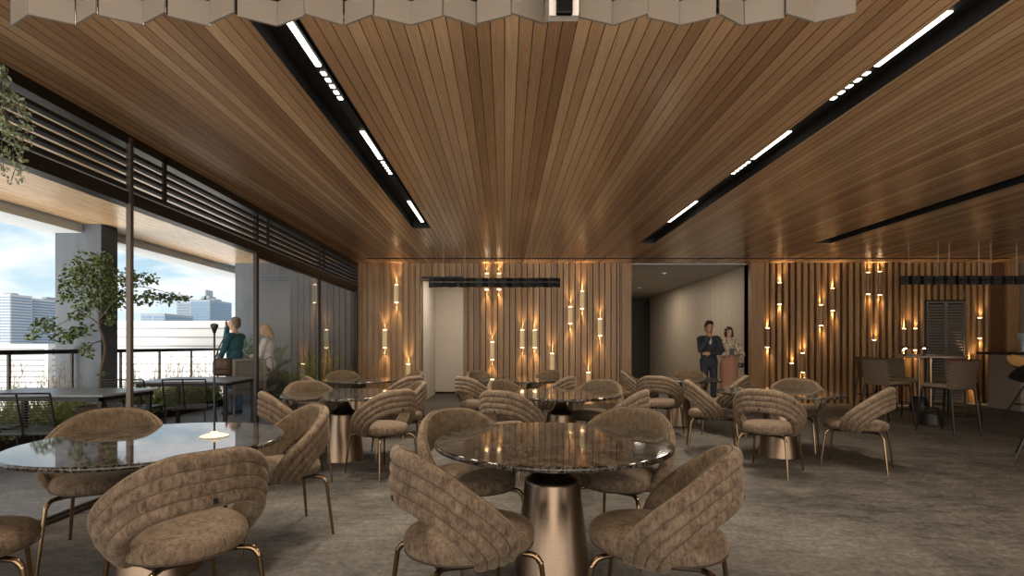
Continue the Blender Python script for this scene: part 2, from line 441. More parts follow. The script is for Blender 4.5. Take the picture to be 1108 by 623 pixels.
bm = BM(); box(bm, -2.85, 10.4, 10.36, 10.5, CEIL + .1, CEIL + .11); box(bm, -2.85, 10.4, 10.36, 10.365, CEIL + .001, CEIL + .1); box(bm, -2.85, 10.4, 10.495, 10.5, CEIL + .001, CEIL + .1); struct('trim_1', bm, M['blackin'])

# slatted back wall with doorway
DX0, DX1, DZ = -3.22 + 11 * .129, -3.22 + 18 * .129, 2.66
bm = BM(); x = -3.22; k = 0
pz = lambda a, b: DZ if (b > DX0 + .01 and a < DX1 - .01) else 0
while x < 2.5:
    x1 = x + .129
    a, b = x, min(x1, 2.52)
    d = (0, .012, .004, .016)[k % 4]
    box(bm, a + .001, b - .036, BACK + d, BACK + .06, pz(a, b), CEIL)
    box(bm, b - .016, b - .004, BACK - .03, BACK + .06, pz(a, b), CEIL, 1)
    x = x1; k += 1
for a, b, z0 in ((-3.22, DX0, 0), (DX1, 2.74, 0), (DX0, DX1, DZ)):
    box(bm, a, b, BACK + .06, BACK + .22, z0, CEIL + .1, 2)  # black backing puts the shade beside each fin into the colour
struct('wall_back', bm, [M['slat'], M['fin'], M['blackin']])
bm = rbox(2.525, 2.74, BACK - .05, BACK + .2, 0, CEIL, .012); struct('trim_2', bm, M['pil'])
# vestibule behind the doorway
bm = BM()
box(bm, DX0 - .1, DX0, BACK + .22, 13.25, 0, 2.9); box(bm, DX1, DX1 + 1.6, BACK + .22, BACK + .3, 0, 2.9)
box(bm, DX0 - .1, DX1 + 1.6, 13.2, 13.3, 0, 2.9); box(bm, DX1 + 1.5, DX1 + 1.6, BACK + .3, 13.2, 0, 2.9)
box(bm, DX0 - .1, DX1 + 1.6, BACK + .22, 13.3, 2.85, 2.95)
struct('wall_vestibule', bm, M['white'])
bm = BM(); box(bm, DX0, DX1 + 1.5, 13.17, 13.2, 0, .05); struct('baseboard_vestibule', bm, M['frame'])
t = thing('door_rail', 'black sliding-door rail above the white doorway in the slatted wall', 'rail', (0, 0, 0))
bm = rbox(DX0 + .02, DX1 + .02, BACK - .075, BACK - .035, DZ + .02, DZ + .07, .006); obj('rail', bm, M['black'], t)
bm = BM()
for xx in (DX0 + .15, -1.33, DX1 - .12): box(bm, xx - .02, xx + .02, BACK - .036, BACK + .002, DZ + .03, DZ + .06)
obj('bracket', bm, M['black'], t)

# right part of the back wall: chunky battens
bm = BM(); x = 5.6; LX0, LX1, LZ = 9.1, 9.92, 2.2
box(bm, 5.3, 11.05, BACK + .06, BACK + .25, 0, CEIL + .1, 1)
while x < 10.45:
    z0 = LZ + .03 if (x + .1 > LX0 - .02 and x < LX1 + .02) else 0
    b = BM(); box(b, x + .012, x + .092, BACK - .06, BACK + .06, z0, CEIL)
    bmesh.ops.bevel(b, geom=[e for e in b.edges if abs(e.verts[0].co.z - e.verts[1].co.z) > .1], offset=.022, segments=3, affect='EDGES')
    merge(bm, b); x += .14
struct('wall_back_right', bm, [M['batten'], M['darkwood']], smooth=True)
bm = rbox(5.3, 5.58, BACK - .08, BACK + .25, 0, CEIL, .012); struct('trim_3', bm, M['pil'])
bm = rbox(10.46, 10.78, BACK - .05, BACK + .1, 0, CEIL, .006); struct('trim_4', bm, M['darkwood'])
bm = rbox(10.78, 11.03, BACK - .12, BACK + .1, 0, CEIL, .01); struct('trim_5', bm, M['pil'])
bm = BM(); box(bm, 11.05, 11.25, YN, BACK + .25, 0, CEIL + .2); struct('wall_right', bm, M['greywall'])
# louvred double door
t = struct('door_1', rbox(LX0 - .02, LX1 + .02, BACK - .02, BACK + .05, 0, LZ + .03, .005), M['black'])
fr = BM(); 
for a, b in ((LX0, (LX0 + LX1) / 2 - .004), ((LX0 + LX1) / 2 + .004, LX1)):
    box(fr, a, a + .03, BACK - .05, BACK - .02, .02, LZ); box(fr, b - .03, b, BACK - .05, BACK - .02, .02, LZ)
    box(fr, a + .03, b - .03, BACK - .05, BACK - .02, LZ - .04, LZ); box(fr, a + .03, b - .03, BACK - .05, BACK - .02, .02, .08)
obj('door_frame', fr, M['louvre'], t)
lv = BM(); z = .1
while z < LZ - .06:
    for a, b in ((LX0 + .03, (LX0 + LX1) / 2 - .034), ((LX0 + LX1) / 2 + .034, LX1 - .03)):
        v = [(a, BACK - .055, z), (b, BACK - .055, z), (b, BACK - .025, z + .045), (a, BACK - .025, z + .045), (a, BACK - .05, z - .004), (b, BACK - .05, z - .004), (b, BACK - .02, z + .041), (a, BACK - .02, z + .041)]
        V = [lv.verts.new(p) for p in v]
        for f in ((0, 1, 2, 3), (7, 6, 5, 4), (0, 4, 5, 1), (1, 5, 6, 2), (2, 6, 7, 3), (3, 7, 4, 0)): lv.faces.new([V[i] for i in f])
    z += .062
obj('louvre_slats', lv, M['louvre'], t)

# corridor behind the back wall
bm = BM(); box(bm, 5.32, 5.5, BACK + .25, 18.6, 0, CEIL + .2); struct('wall_corridor_right', bm, M['corr'])
bm = BM(); box(bm, 2.4, 7, 20.2, 20.4, 0, CEIL + .2); box(bm, 5.5, 7, 18.6, 18.7, 0, CEIL + .2); box(bm, 6.9, 7, 18.7, 20.4, 0, CEIL + .2); struct('wall_corridor_end', bm, M['darkgrey'])
bm = BM(); box(bm, 2.54, 2.74, BACK + .22, 20.4, 0, CEIL + .2); struct('wall_corridor_left', bm, M['corr'])
bm = BM(); box(bm, 2.6, 7, BACK + .1, 20.4, CEIL - .02, CEIL + .08); struct('ceiling_corridor', bm, M['corrceil'])

# terrace: end wall, column, planter curb
bm = BM(); box(bm, -5.83, FAC - .04, BACK, BACK + .3, 0, CEIL + .02)
struct('wall_terrace', bm, M['concdark'])
bm = rbox(-6.6, -5.92, 7.46, 7.78, 0, CEIL, .008); struct('column', bm, M['conc'])
bm = BM(); box(bm, -5.93, -5.86, 2.0, BACK, 0, .13); box(bm, -6.7, -5.93, 2.0, BACK, 0, .09); struct('trim_6', bm, M['blackin'])

# glazed side: head beam, transom, louvres, posts, floor track, panes
bm = BM(); box(bm, FAC - .05, FAC + .05, YN, BACK, CEIL - .085, CEIL + .012); struct('trim_7', bm, M['frame'])
bm = BM(); box(bm, FAC - .06, FAC + .05, YN, BACK, 2.44, 2.545); struct('trim_8', bm, M['frame'])
bm = BM(); box(bm, FAC + .02, FAC + .052, YN, BACK, 2.545, 2.552); struct('trim_9', bm, M['soffit'])
bm = BM(); box(bm, FAC - .05, FAC + .05, YN, BACK, 0, .025); box(bm, FAC - .015, FAC + .015, YN, BACK, .025, .04); struct('trim_10', bm, M['frame'])
posts = [2.05, 4.3, 6.58, 8.82, 10.95]
lt = thing('louvre_screen', 'long dark louvre screen above the terrace opening, under the wooden ceiling', 'louvre', (0, 0, 0))
bm = BM()
for k in range(5):
    z = 2.575 + k * .074
    box(bm, FAC - .03, FAC + .03, YN, BACK - .02, z, z + .032)
obj('slats', bm, M['louvdark'], lt)
for yy in (.5, 2.6, 4.75, 6.83, 8.95):
    bm = BM(); box(bm, FAC + .03, FAC + .05, yy - .022, yy + .022, 2.53, CEIL - .03); obj('upright', bm, M['frame'], lt)
for i, yy in enumerate(posts):
    if i == 4: bm = rbox(FAC - .05, FAC + .05, yy - .05, yy + .05, .0, CEIL - .08, .004)
    elif i > 1: bm = rbox(FAC - .022, FAC + .024, yy - .03, yy + .03, .0, CEIL - .08, .004)
    else: bm = rbox(FAC + .03, FAC + .07, yy - .02, yy + .02, .0, CEIL - .03, .004)
    o = obj('window_post', bm, M['postm'] if i < 2 else M['frame'], None)
    tag(o, ['slim grey post of the terrace opening standing nearest, mostly out of view', 'grey slim post in front of the terrace tree, between the two terrace tables', 'dark slim post in front of the woman in white blouse', 'dark slim post in front of the bushy palm, between two glass panes', 'dark corner post where the glazing meets the slatted wall'][i], 'post')
for i, (a, b) in enumerate(((6.61, 8.79), (8.85, 10.9))):
    wdw = struct('window_%d' % (i + 1), BM(), M['frame'])
    bm = BM(); box(bm, FAC - .02, FAC + .02, a, b, .03, .09); box(bm, FAC - .02, FAC + .02, a, b, 2.39, 2.44)
    box(bm, FAC - .012, FAC + .012, a, a + .03, .09, 2.39); box(bm, FAC - .012, FAC + .012, b - .03, b, .09, 2.39)
    bm.to_mesh(wdw.data); bm.free()
    g = BM(); box(g, FAC - .004, FAC + .004, a + .03, b - .03, .09, 2.39); obj('pane', g, M['glass'], wdw)

# railing
rt = thing('railing', 'dark terrace railing with slim posts in front of the city view', 'railing', (-6.3, 2, 0))
rt.location = (0, 0, 0)
obj('top_rail', rbox(-6.34, -6.26, 2.0, 15, 1.13, 1.19, .008), M['frame'], rt)
yy = 2.7
while yy < 15:
    bm = BM(); box(bm, -6.315, -6.285, yy - .015, yy + .015, .05, 1.135); obj('post', bm, M['frame'], rt); yy += .94

# ------------------------------------------------------------------ ceiling light channels
def channel(x0, x1, y1, lx, label, bars, dots):
    t = thing('light_channel', label, 'ceiling light', (0, 0, 0), 0, 'linear ceiling light channels' if bars else None)
    bm = BM(); h = CEIL + .11
    box(bm, x0, x1, .9, y1, h, h + .01); box(bm, x0, x0 + .006, .9, y1, CEIL, h); box(bm, x1 - .006, x1, .9, y1, CEIL, h)
    box(bm, x0, x1, y1 - .006, y1, CEIL, h)
    obj('housing', bm, M['blackin'], t)
    for a, b in bars:
        o = obj('light_bar', rbox(lx - .019, lx + .019, a, b, CEIL + .016, CEIL + .026, .004), M['lamp'], t)
        light('bar_light', 'AREA', (lx, (a + b) / 2, CEIL + .008), 42 * (b - a), (1, .88, .72), parent=t, shape='RECTANGLE', size=.13, size_y=b - a, spread=math.radians(150))
    for a, b in dots:
        for k in range(5):
            yy = a + (b - a) * (k + .5) / 5
            obj('spot_lens', rbox(lx - .016, lx + .016, yy - (b - a) * .05, yy + (b - a) * .05, CEIL + .018, CEIL + .025, .003), M['lamp'], t)
    if bars:
        bm = BM(); box(bm, lx - .034, lx + .034, 1.2, y1 - .1, CEIL + .026, h); obj('lamp_carrier', bm, M['blackin'], t)
    return t
BARS = [(2.74, 3.28), (4.28, 4.92), (6.36, 7.42)]; DOTS = [(3.33, 3.75), (4.97, 5.37)]
channel(-1.40, -1.12, 7.74, -1.2, 'black recessed ceiling channel with white light bars, on the terrace side', BARS, DOTS)
channel(2.35, 2.61, 8.86, 2.40, 'black recessed ceiling channel with white light bars, running above the corridor side', BARS, DOTS)
channel(5.40, 5.68, 8.86, 5.5, 'unlit black ceiling slot without lamps, above the bar stools', [], [])

# ------------------------------------------------------------------ wall sconces
def sconce(px, y0, y1, label, style):
    d = BACK - .07; X = PX(px, d); zt, zb = PZ(y0, d), PZ(y1, d); h = zt - zb
    t = thing('wall_sconce', label, 'wall lamp', (X, BACK - .03, zb), 0, 'up and down sconces on the slatted wall' if style == 0 else 'up and down sconces on the batten wall')
    r = .052; bk = 0 if style == 0 else -.03
    def half(z0, z1, rr, mat, name, par):
        bm = BM(); n = 14
        pr = [(rr * math.cos(PI + PI * i / n), bk + rr * .85 * math.sin(PI + PI * i / n)) for i in range(n + 1)]
        lo = [bm.verts.new((x, y, z0)) for x, y in pr]; hi = [bm.verts.new((x, y, z1)) for x, y in pr]
        for i in range(n): bm.faces.new((lo[i], lo[i + 1], hi[i + 1], hi[i]))
        bm.faces.new((lo[n], lo[0], hi[0], hi[n])); bm.faces.new(lo); bm.faces.new(hi[::-1])
        bmesh.ops.recalc_face_normals(bm, faces=bm.faces)
        return obj(name, bm, mat, par, True)
    if style == 0:
        half(0, h, r, M['sconce'], 'shade', t)
    else:
        half(.02, h - .02, r * .8, M['pil'], 'body', t)
        half(h - .02, h, r, M['brasscup'], 'upper_cup', t); half(0, .02, r, M['brasscup'], 'lower_cup', t)
    half(h, h + .006, r * .7, M['warm'], 'upper_lens', t); half(-.006, 0, r * .7, M['warm'], 'lower_lens', t)
    sp, e = (62, 13.0) if style == 0 else (85, 10.0)
    light('up_light', 'SPOT', (0, bk - .03, h + .012), e, (1, .70, .38), (PI - .06, 0, 0), t, spot_size=math.radians(sp), spot_blend=1, shadow_soft_size=.015)
    light('down_light', 'SPOT', (0, bk - .03, -.012), e, (1, .70, .38), (.06, 0, 0), t, spot_size=math.radians(sp), spot_blend=1, shadow_soft_size=.015)
W = 'glowing cream sconce on the slatted wall, '
for px, y0, y1, l in [
    (428.6, 308, 327, W + 'highest one beside the glazing'), (415.8, 357, 376, W + 'closest to the glazing, at mid height'), (441.5, 394, 413, W + 'low down just beside the white doorway'),
    (526.5, 296, 313, W + 'behind the dark pendant, one nearer the doorway'), (540, 296, 313, W + 'behind the dark pendant, one farther from the doorway'),
    (532.7, 370, 389, W + 'low under the dark pendant, above the tabletop'), (565.2, 357, 376, W + 'level pair, the one nearer the doorway'),
    (578.8, 357, 376, W + 'level pair, the one farther from doorway'), (597.6, 382.5, 402, W + 'low, right after the level pair'),
    (617.3, 332, 349.5, W + 'second highest before the corridor'), (630.3, 315, 333.7, W + 'highest one before the corridor'), (649.6, 345, 363, W + 'last one before the corridor opening'),
    (637, 403, 421, W + 'lowest one before the corridor')]:
    sconce(px, y0, y1, l, 0)
W = 'brass-capped sconce on the battened wall, '
for px, y0, y1, l in [
    (843.7, 306, 329, W + 'high, first by the corridor'), (830.8, 355, 375.5, W + 'at head height, closest to the corridor'), (888.6, 330, 352, W + 'lower of the staggered high pair'),
    (901.3, 312, 336, W + 'upper of the staggered high pair'), (868.6, 382, 402.5, W + 'low, behind the table, farther from the corridor'), (856.8, 393, 413, W + 'lowest, behind the table, nearer the corridor'),
    (939.7, 295, 318, W + 'high up touching the ceiling, nearer the corridor'), (952.2, 294, 319, W + 'high up touching the ceiling, nearer the louvred door'), (946.3, 368, 389, W + 'low, above the farthest bar stool'),
    (978.3, 355.6, 378.6, W + 'farther from louvred door, behind the mushroom lamps'), (990.4, 355.6, 378.6, W + 'right beside louvred door, behind the mushroom lamps'),
    (1060.3, 344, 365.6, W + 'at head height past the louvred door'), (1049.5, 391, 411, W + 'low past the louvred door')]:
    sconce(px, y0, y1, l, 1)

# corridor and vestibule downlights
def downlight(loc, e, label):
    t = thing('downlight', label, 'ceiling light', loc, 0, 'recessed downlights')
    bm = BM(); lathe(bm, [(.07, 0), (.07, -.012), (.05, -.012), (.045, -.004)], 24); obj('trim_ring', bm, M['soffit'], t, True)
    bm = BM(); lathe(bm, [(0, -.003), (.045, -.003)], 24); obj('lens', bm, M['lens'], t)
    light('beam', 'AREA', (0, 0, -.02), e, (1, .88, .72), parent=t, shape='DISK', size=.3)
downlight((3.9, 12.4, CEIL - .02), 19, 'round recessed downlight in the corridor ceiling near the opening')  # extra lamp added to brighten the corridor near its opening
downlight((4.1, 15.5, CEIL - .02), 22, 'round recessed downlight deep in the corridor ceiling')
downlight((-.9, 11.5, 2.85), 15, 'round recessed downlight inside the white doorway')

# ------------------------------------------------------------------ tub chairs
E1 = [(0, .83), (25, .822), (47, .78), (67, .712), (88, .625), (107, .52), (119, .395)]
E2 = [(0, .62), (20, .612), (40, .58), (56, .522), (67, .46), (73, .412), (75, .385)]
def RZ(z): return float(np.interp(z, [.36, .42, .47, .53, .6, .7, .84], [.215, .262, .292, .312, .322, .324, .318]))
def shell_profile():
    pr = []
    nr = 4; per = 9
    for k in range(nr):
        for j in range(per):
            f = j / per; v = (k + f) / nr
            pr.append((v, .0125 * (abs(math.sin(PI * f)) ** .5) - .005))
    pr[0] = (0.0, -.004)
    pr += [(1.0, -.004), (1.03, -.016), (1.035, -.028), (1.015, -.042)]
    for j in range(9): pr.append((.97 - .94 * j / 8, -.05))
    pr += [(-.01, -.044), (-.03, -.03), (-.025, -.014)]
    return pr
def shell_pt(u, v, off):
    a = catmull(E1, abs(u)); b = catmull(E2, abs(u))
    th = (b[0] + (a[0] - b[0]) * v); z = b[1] + (a[1] - b[1]) * v
    r = RZ(z) + off; s = 1 if u >= 0 else -1
    th = math.radians(th) * s
    return Vector((r * math.sin(th), -r * .98 * math.cos(th), z))
def make_shell():
    pr = shell_profile(); N = 72; bm = BM(); rings = []
    for i in range(N + 1):
        u = -1 + 2 * i / N
        rings.append([bm.verts.new(shell_pt(u, v, o)) for v, o in pr])
    n = len(pr); n_out = 28
    for a, b in zip(rings, rings[1:]):
        for k in range(n):
            f = bm.faces.new((a[k], b[k], b[(k + 1) % n], a[(k + 1) % n]))
            f.material_index = 1 if 38 <= k <= 49 else 0
    bm.faces.new(rings[0][::-1]); bm.faces.new(rings[-1])
    bmesh.ops.recalc_face_normals(bm, faces=bm.faces)
    return bm
def make_chair(label):
    t = thing('tub_chair', label, 'chair', group='velvet tub chairs')
    bm = BM(); lathe(bm, [(0, .395), (.8, .395), (.93, .400), (.985, .418), (1, .438), (.985, .462), (.93, .478), (.8, .488), (.5, .494), (0, .496)], 48, (0, .015, 0), .246, .285)
    s = obj('seat', bm, M['velvet'], t, 'all')
    bm = BM(); tube(bm, [Vector((.240 * math.cos(a), .015 + .279 * math.sin(a), .408)) for a in [2 * PI * i / 48 for i in range(49)]], .003, 6, False); obj('piping', bm, M['piping'], s, True)
    b = obj('backrest', make_shell(), [M['velvet'], M['velvetin']], t, 'all')
    bm = BM(); tube(bm, [shell_pt(-1 + 2 * i / 72, 1.03, -.03) for i in range(73)], .0032, 6); obj('piping', bm, M['piping'], b, True)
    for k in (1, 2, 3):
        bm = BM(); tube(bm, [shell_pt(-1 + 2 * i / 72, k / 4, -.0045) for i in range(73)], .0024, 5); obj('seam', bm, M['piping'], b, True)
    bm = BM(); p = shell_pt(0, .12, .009); merge(bm, rbox(-.009, .009, p.y - .001, p.y + .005, p.z - .011, p.z + .011, .002)); obj('back_tag', bm, M['black'], b)
    for sx in (-1, 1):
        for sy in (-1, 1):
            pts = [(sx * .10, sy * .13, .382), (sx * .16, sy * .19, .384), (sx * .19, sy * .222, .378), (sx * .203, sy * .238, .355), (sx * .208, sy * .244, .33), (sx * .225, sy * .266, .12), (sx * .234, sy * .278, 0)]
            bm = BM(); tube(bm, smooth_path(pts, 22), [.0125] * 12 + [.0125 - .004 * k / 10 for k in range(11)], 10); obj('leg', bm, M['brassleg'], t, True)
    bm = BM(); q = [(-.15, -.18), (.15, -.18), (.19, 0), (.15, .19), (-.15, .19), (-.19, 0), (-.15, -.18)]
    tube(bm, [(x, y, .386) for x, y in q], .008, 8); obj('seat_frame', bm, M['black'], t, True)
    return t
T1, T2, T3, T4 = (.265, 2.83), (-1.93, 2.83), (-1.762, 5.58), (-2.24, 7.85)
T5, T6, T7, T8 = (.62, 5.58), (.17, 7.9), (3.10, 5.75), (2.74, 8.0)
B = 'brown velvet tub chair '
CHAIRS = [
    (-.16, 2.17, 28, B + 'at the nearest table, front terrace side, ribbed back slanting down'),
    (.66, 2.16, 156, B + 'at the nearest table, front corridor side, ribbed back rising'),
    (-.20, 3.12, -55, B + 'facing us behind the nearest table, on its terrace side'),
    (.72, 3.17, 235, B + 'facing us behind the nearest table, on its corridor side'),
    (-1.375, 2.18, 141, B + 'in front of the lamp table, broad ribbed back fully toward us'),
    (-1.50, 3.36, 222, B + 'seen side-on between the lamp table and nearest table'),
    (-2.46, 3.12, -64, B + 'facing us behind the lamp table, golden inner back showing'),
    (-2.27, 2.05, 42, B + 'cut off by picture edge, only seat and legs showing'),
    (-1.93, 4.70, 30, B + 'with ribbed back, front terrace side of the middle-row window table'),
    (-1.20, 4.98, 140, B + 'with ribbed back, front corridor side of the middle-row window table'),
    (-1.22, 5.85, 200, B + 'half hidden on the doorway side of the middle-row window table'),
    (-2.18, 5.80, -50, B + 'facing us behind the middle-row window table, with grey-looking seat'),
    (-2.42, 7.0, 25, B + 'peeking out with ribbed back before the far window table'),
    (-2.58, 8.25, -60, B + 'facing us before the potted palm, far window table'),
    (-1.46, 7.05, 150, B + 'with ribbed back, front doorway side of the far window table'),
    (-1.62, 8.15, 212, B + 'hardly visible, back row beside the white doorway'),
    (.08, 4.92, 58, B + 'with broad ribbed back in front of the centre middle-row table'),
    (.12, 5.95, -42, B + 'facing us behind the centre middle-row table, doorway side'),
    (1.06, 4.88, 152, B + 'with ribbed back, front corridor side of the centre middle-row table'),
    (1.06, 6.0, 235, B + 'facing us behind the centre middle-row table, corridor side'),
    (-.36, 7.0, 40, B + 'with ribbed back and dark legs before the white doorway'),
    (-.30, 8.22, -45, B + 'mostly hidden, behind the far centre table on its doorway side'),
    (.62, 8.3, 225, B + 'facing us behind the far centre table, corridor side'),
    (.66, 7.05, 152, B + 'with ribbed back, front corridor side of the far centre table'),
    (2.62, 5.03, 47, B + 'with ribbed back toward us, table by the bar stools'),
    (2.48, 6.08, -18, B + 'showing its hollow inner side at the table by the bar stools'),
    (3.615, 5.22, 138, B + 'standing free with slanted ribbed back, nearest the bar stools'),
    (3.55, 6.22, 235, B + 'facing us behind the table by the bar stools'),
    (3.10, 7.18, 155, B + 'with ribbed back just below the standing couple'),
    (2.2, 7.14, 55, B + 'with arched ribbed back before the bronze base of the corridor table'),
    (2.22, 8.34, -15, B + 'open side showing, before the wooden pilaster at the corridor'),
    (3.06, 8.52, 240, B + 'facing us behind the corridor table, below the suited man'),
]
ch0 = None
for x, y, a, l in CHAIRS:
    if ch0 is None:
        ch0 = make_chair(l); ch0.location = (x, y, 0); ch0.rotation_euler = (0, 0, math.radians(a - 90))
    else: dup(ch0, (x, y, 0), math.radians(a - 90), l)

# ------------------------------------------------------------------ round tables
def make_table(label):
    t = thing('round_table', label, 'table', group='round marble tables')
    bm = BM(); lathe(bm, [(0, .697), (.60, .697), (.638, .698), (.648, .702), (.65, .710), (.648, .720), (.643, .7247), (.640, .725), (.636, .725), (0, .725)], 96); obj('tabletop', bm, M['marble'], t, True)
    bm = BM(); lathe(bm, [(0, 0), (.208, 0), (.212, .006), (.208, .016), (.152, .495), (.146, .512), (.134, .520), (.105, .520), (0, .520)], 64); obj('base', bm, M['bronze'], t, True)
    bm = BM(); lathe(bm, [(.138, .517), (.118, .530), (.090, .554), (.067, .588), (.053, .625), (.049, .66), (.056, .685), (.08, .697)], 48); obj('neck', bm, M['bronze'], t, True)
    return t
TL = 'round dark marble table, '
tb = None
for (x, y), l in [(T1, TL + 'nearest to us, mirroring slats and sconces'), (T2, TL + 'with the cream lamp on it, mirroring the sky'), (T3, TL + 'middle row beside the glass panes'), (T4, TL + 'back row beside the potted palm'),
                  (T5, TL + 'middle row, directly behind the nearest table'), (T6, TL + 'back row below the middle of slatted wall'), (T7, TL + 'middle row next to the bar stools'), (T8, TL + 'back row before the couple and corridor')]:
    if tb is None: tb = make_table(l); tb.location = (x, y, 0)
    else: dup(tb, (x, y, 0), R.random() * 6, l)
# lamp on the table
t = thing('table_lamp', 'slim dark rod lamp on cream disc base on the round table by the terrace', 'lamp', (PX(232, 2.93), 2.93, .7255))
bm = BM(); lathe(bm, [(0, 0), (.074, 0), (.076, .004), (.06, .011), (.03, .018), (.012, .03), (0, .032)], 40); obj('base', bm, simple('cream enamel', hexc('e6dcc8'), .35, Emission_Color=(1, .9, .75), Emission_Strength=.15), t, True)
bm = BM(); tube(bm, [(0, 0, .02), (0, 0, .61)], .0055, 10); obj('rod', bm, M['black'], t, True)
bm = BM(); lathe(bm, [(0, .594), (.008, .596), (.012, .612), (.021, .632), (.02, .645), (.012, .65), (0, .651)], 20); obj('head', bm, M['black'], t, True)

# ------------------------------------------------------------------ bar stools and bar tables
def woven():
    t = NT('woven diamond upholstery'); v, x, y, z = t.pos(True)
    a = t.math('MULTIPLY', t.math('ADD', x, z), 22.0); b = t.math('MULTIPLY', t.math('SUBTRACT', x, z), 22.0)
    fa = t.math('ABSOLUTE', t.math('SUBTRACT', t.math('FRACT', a), .5)); fb = t.math('ABSOLUTE', t.math('SUBTRACT', t.math('FRACT', b), .5))
    d = t.math('MINIMUM', t.math('SUBTRACT', .5, fa), t.math('SUBTRACT', .5, fb))
    g = t.ramp(d, [(0, 0), (.12, .6), (.3, 1)])
    return t.bsdf(t.mix(g, hexc('32261d'), hexc('6b5845')), .7, 0, t.bump(g, .6, .01))
M['woven'] = woven()
M['stoolleg'] = simple('stool leg metal', hexc('2e2823'), .35, .7)
M['leather'] = simple('brown leather', hexc('5f3a24'), .45, 0, .15)
M['seatfab'] = simple('beige stool seat', hexc('76634f'), .8, 0, .08, 20)
def make_stool(label, back):
    t = thing('bar_stool', label, 'bar stool', group='upholstered bar stools')
    obj('seat', rbox(-.215, .215, -.2, .215, .645, .705, .022, 3), M['seatfab'], t, True)
    bm = BM(); n = 12
    front = []; rear = []
    for i in range(n + 1):
        xx = -.225 + .45 * i / n; yy = -.215 - .0 + .35 * (xx / .45) ** 2 * .6
        front.append((xx, yy)); rear.append((xx, yy - .035))
    cols = []
    for (fx, fy), (rx, ry) in zip(front, rear):
        col = []
        for z, o in ((.64, 0), (.72, 0), (.85, -.012), (1.0, -.035), (1.025, -.04)):
            col.append((bm.verts.new((fx, fy + o - (.0 if z < 1.02 else .008), z)), bm.verts.new((rx, ry + o + (.0 if z < 1.02 else .008), z))))
        cols.append(col)
    for a, b in zip(cols, cols[1:]):
        for k in range(4):
            bm.faces.new((a[k][0], b[k][0], b[k + 1][0], a[k + 1][0])); bm.faces.new((b[k][1], a[k][1], a[k + 1][1], b[k + 1][1]))
        bm.faces.new((a[4][0], b[4][0], b[4][1], a[4][1])); bm.faces.new((b[0][0], a[0][0], a[0][1], b[0][1]))
    for col in (cols[0], cols[-1]):
        for k in range(4): bm.faces.new((col[k][0], col[k + 1][0], col[k + 1][1], col[k][1]))
    bmesh.ops.recalc_face_normals(bm, faces=bm.faces)
    obj('backrest', bm, back, t, True)
    for sx in (-1, 1):
        for sy in (-1, 1):
            bm = BM(); tube(bm, [(sx * .19, sy * .185, .65), (sx * .2, sy * .205, .6), (sx * .225, sy * .265, 0)], [.016, .016, .011], 8); obj('leg', bm, M['stoolleg'], t, True)
    bm = BM(); q = [(sx * .212, sy * .235, .27) for sx, sy in ((-1, -1), (1, -1), (1, 1), (-1, 1))]
    for a, b in zip(q, q[1:] + q[:1]): tube(bm, [a, b], .009, 8)
    obj('footrest', bm, M['stoolleg'], t, True)
    bm = BM(); box(bm, -.2, .2, -.19, .2, .63, .646); obj('seat_frame', bm, M['stoolleg'], t)
    return t
S = make_stool('woven-back bar stool turned away from us, nearest in front of the high table', M['woven']); S.location = (6.34, 7.27, 0); S.rotation_euler = (0, 0, math.radians(100 - 90))
dup(S, (6.0, 7.98, 0), math.radians(8 - 90), 'bar stool seen side-on with its seat toward the high table')
dup(S, (6.72, 8.72, 0), math.radians(-100 - 90), 'bar stool behind the high table showing a woven brown backrest')
dup(S, (7.36, 10.1, 0), math.radians(5 - 90), 'farthest bar stool, side-on against the battened wall under a low sconce')
S2 = make_stool('brown leather bar stool behind the high table, in front of the louvred door', M['leather']); S2.location = (7.42, 8.35, 0); S2.rotation_euler = (0, 0, math.radians(205 - 90))
def bar_table(x, y, r, label):
    t = thing('bar_table', label, 'bar table', (x, y, 0), 0, 'high bar tables')
    bm = BM(); lathe(bm, [(0, 1.058), (r - .01, 1.058), (r, 1.066), (r, 1.078), (r - .006, 1.084), (0, 1.084)], 56); obj('tabletop', bm, simple('bar table top', hexc('8d7a66'), .25), t, True)
    bm = BM(); tube(bm, [(0, 0, .2), (0, 0, 1.06)], .022, 14); obj('stem', bm, M['brassleg'], t, True)
    bm = BM(); lathe(bm, [(0, 0), (.17, 0), (.172, .01), (.11, .26), (.1, .275), (.0, .28)], 40); obj('base', bm, M['black'], t, True)
bar_table(6.72, 8.02, .45, 'high round bar table with mushroom lamps and a black cone base')
bar_table(7.95, 9.75, .42, 'second high bar table farther back, by the far bar stool')
for px, l in ((979.5, 'small black mushroom lamp on the bar table, farther from the louvred door'), (1000, 'small black mushroom lamp on the bar table, against the louvred door')):
    d = 8.1
    t = thing('mushroom_lamp', l, 'lamp', (PX(px, d), d, 1.0845), 0, 'mushroom lamps on the bar table')
    bm = BM(); lathe(bm, [(0, 0), (.035, 0), (.035, .01), (.012, .016), (.011, .1), (.014, .12)], 20); obj('stem', bm, M['black'], t, True)
    bm = BM(); lathe(bm, [(0, .15), (.04, .149), (.062, .14), (.065, .128), (.06, .124), (0, .126)], 24); obj('shade', bm, M['black'], t, True)
    bm = BM(); lathe(bm, [(0, .124), (.016, .122), (.018, .108), (0, .102)], 16); obj('bulb', bm, M['warm'], t, True)
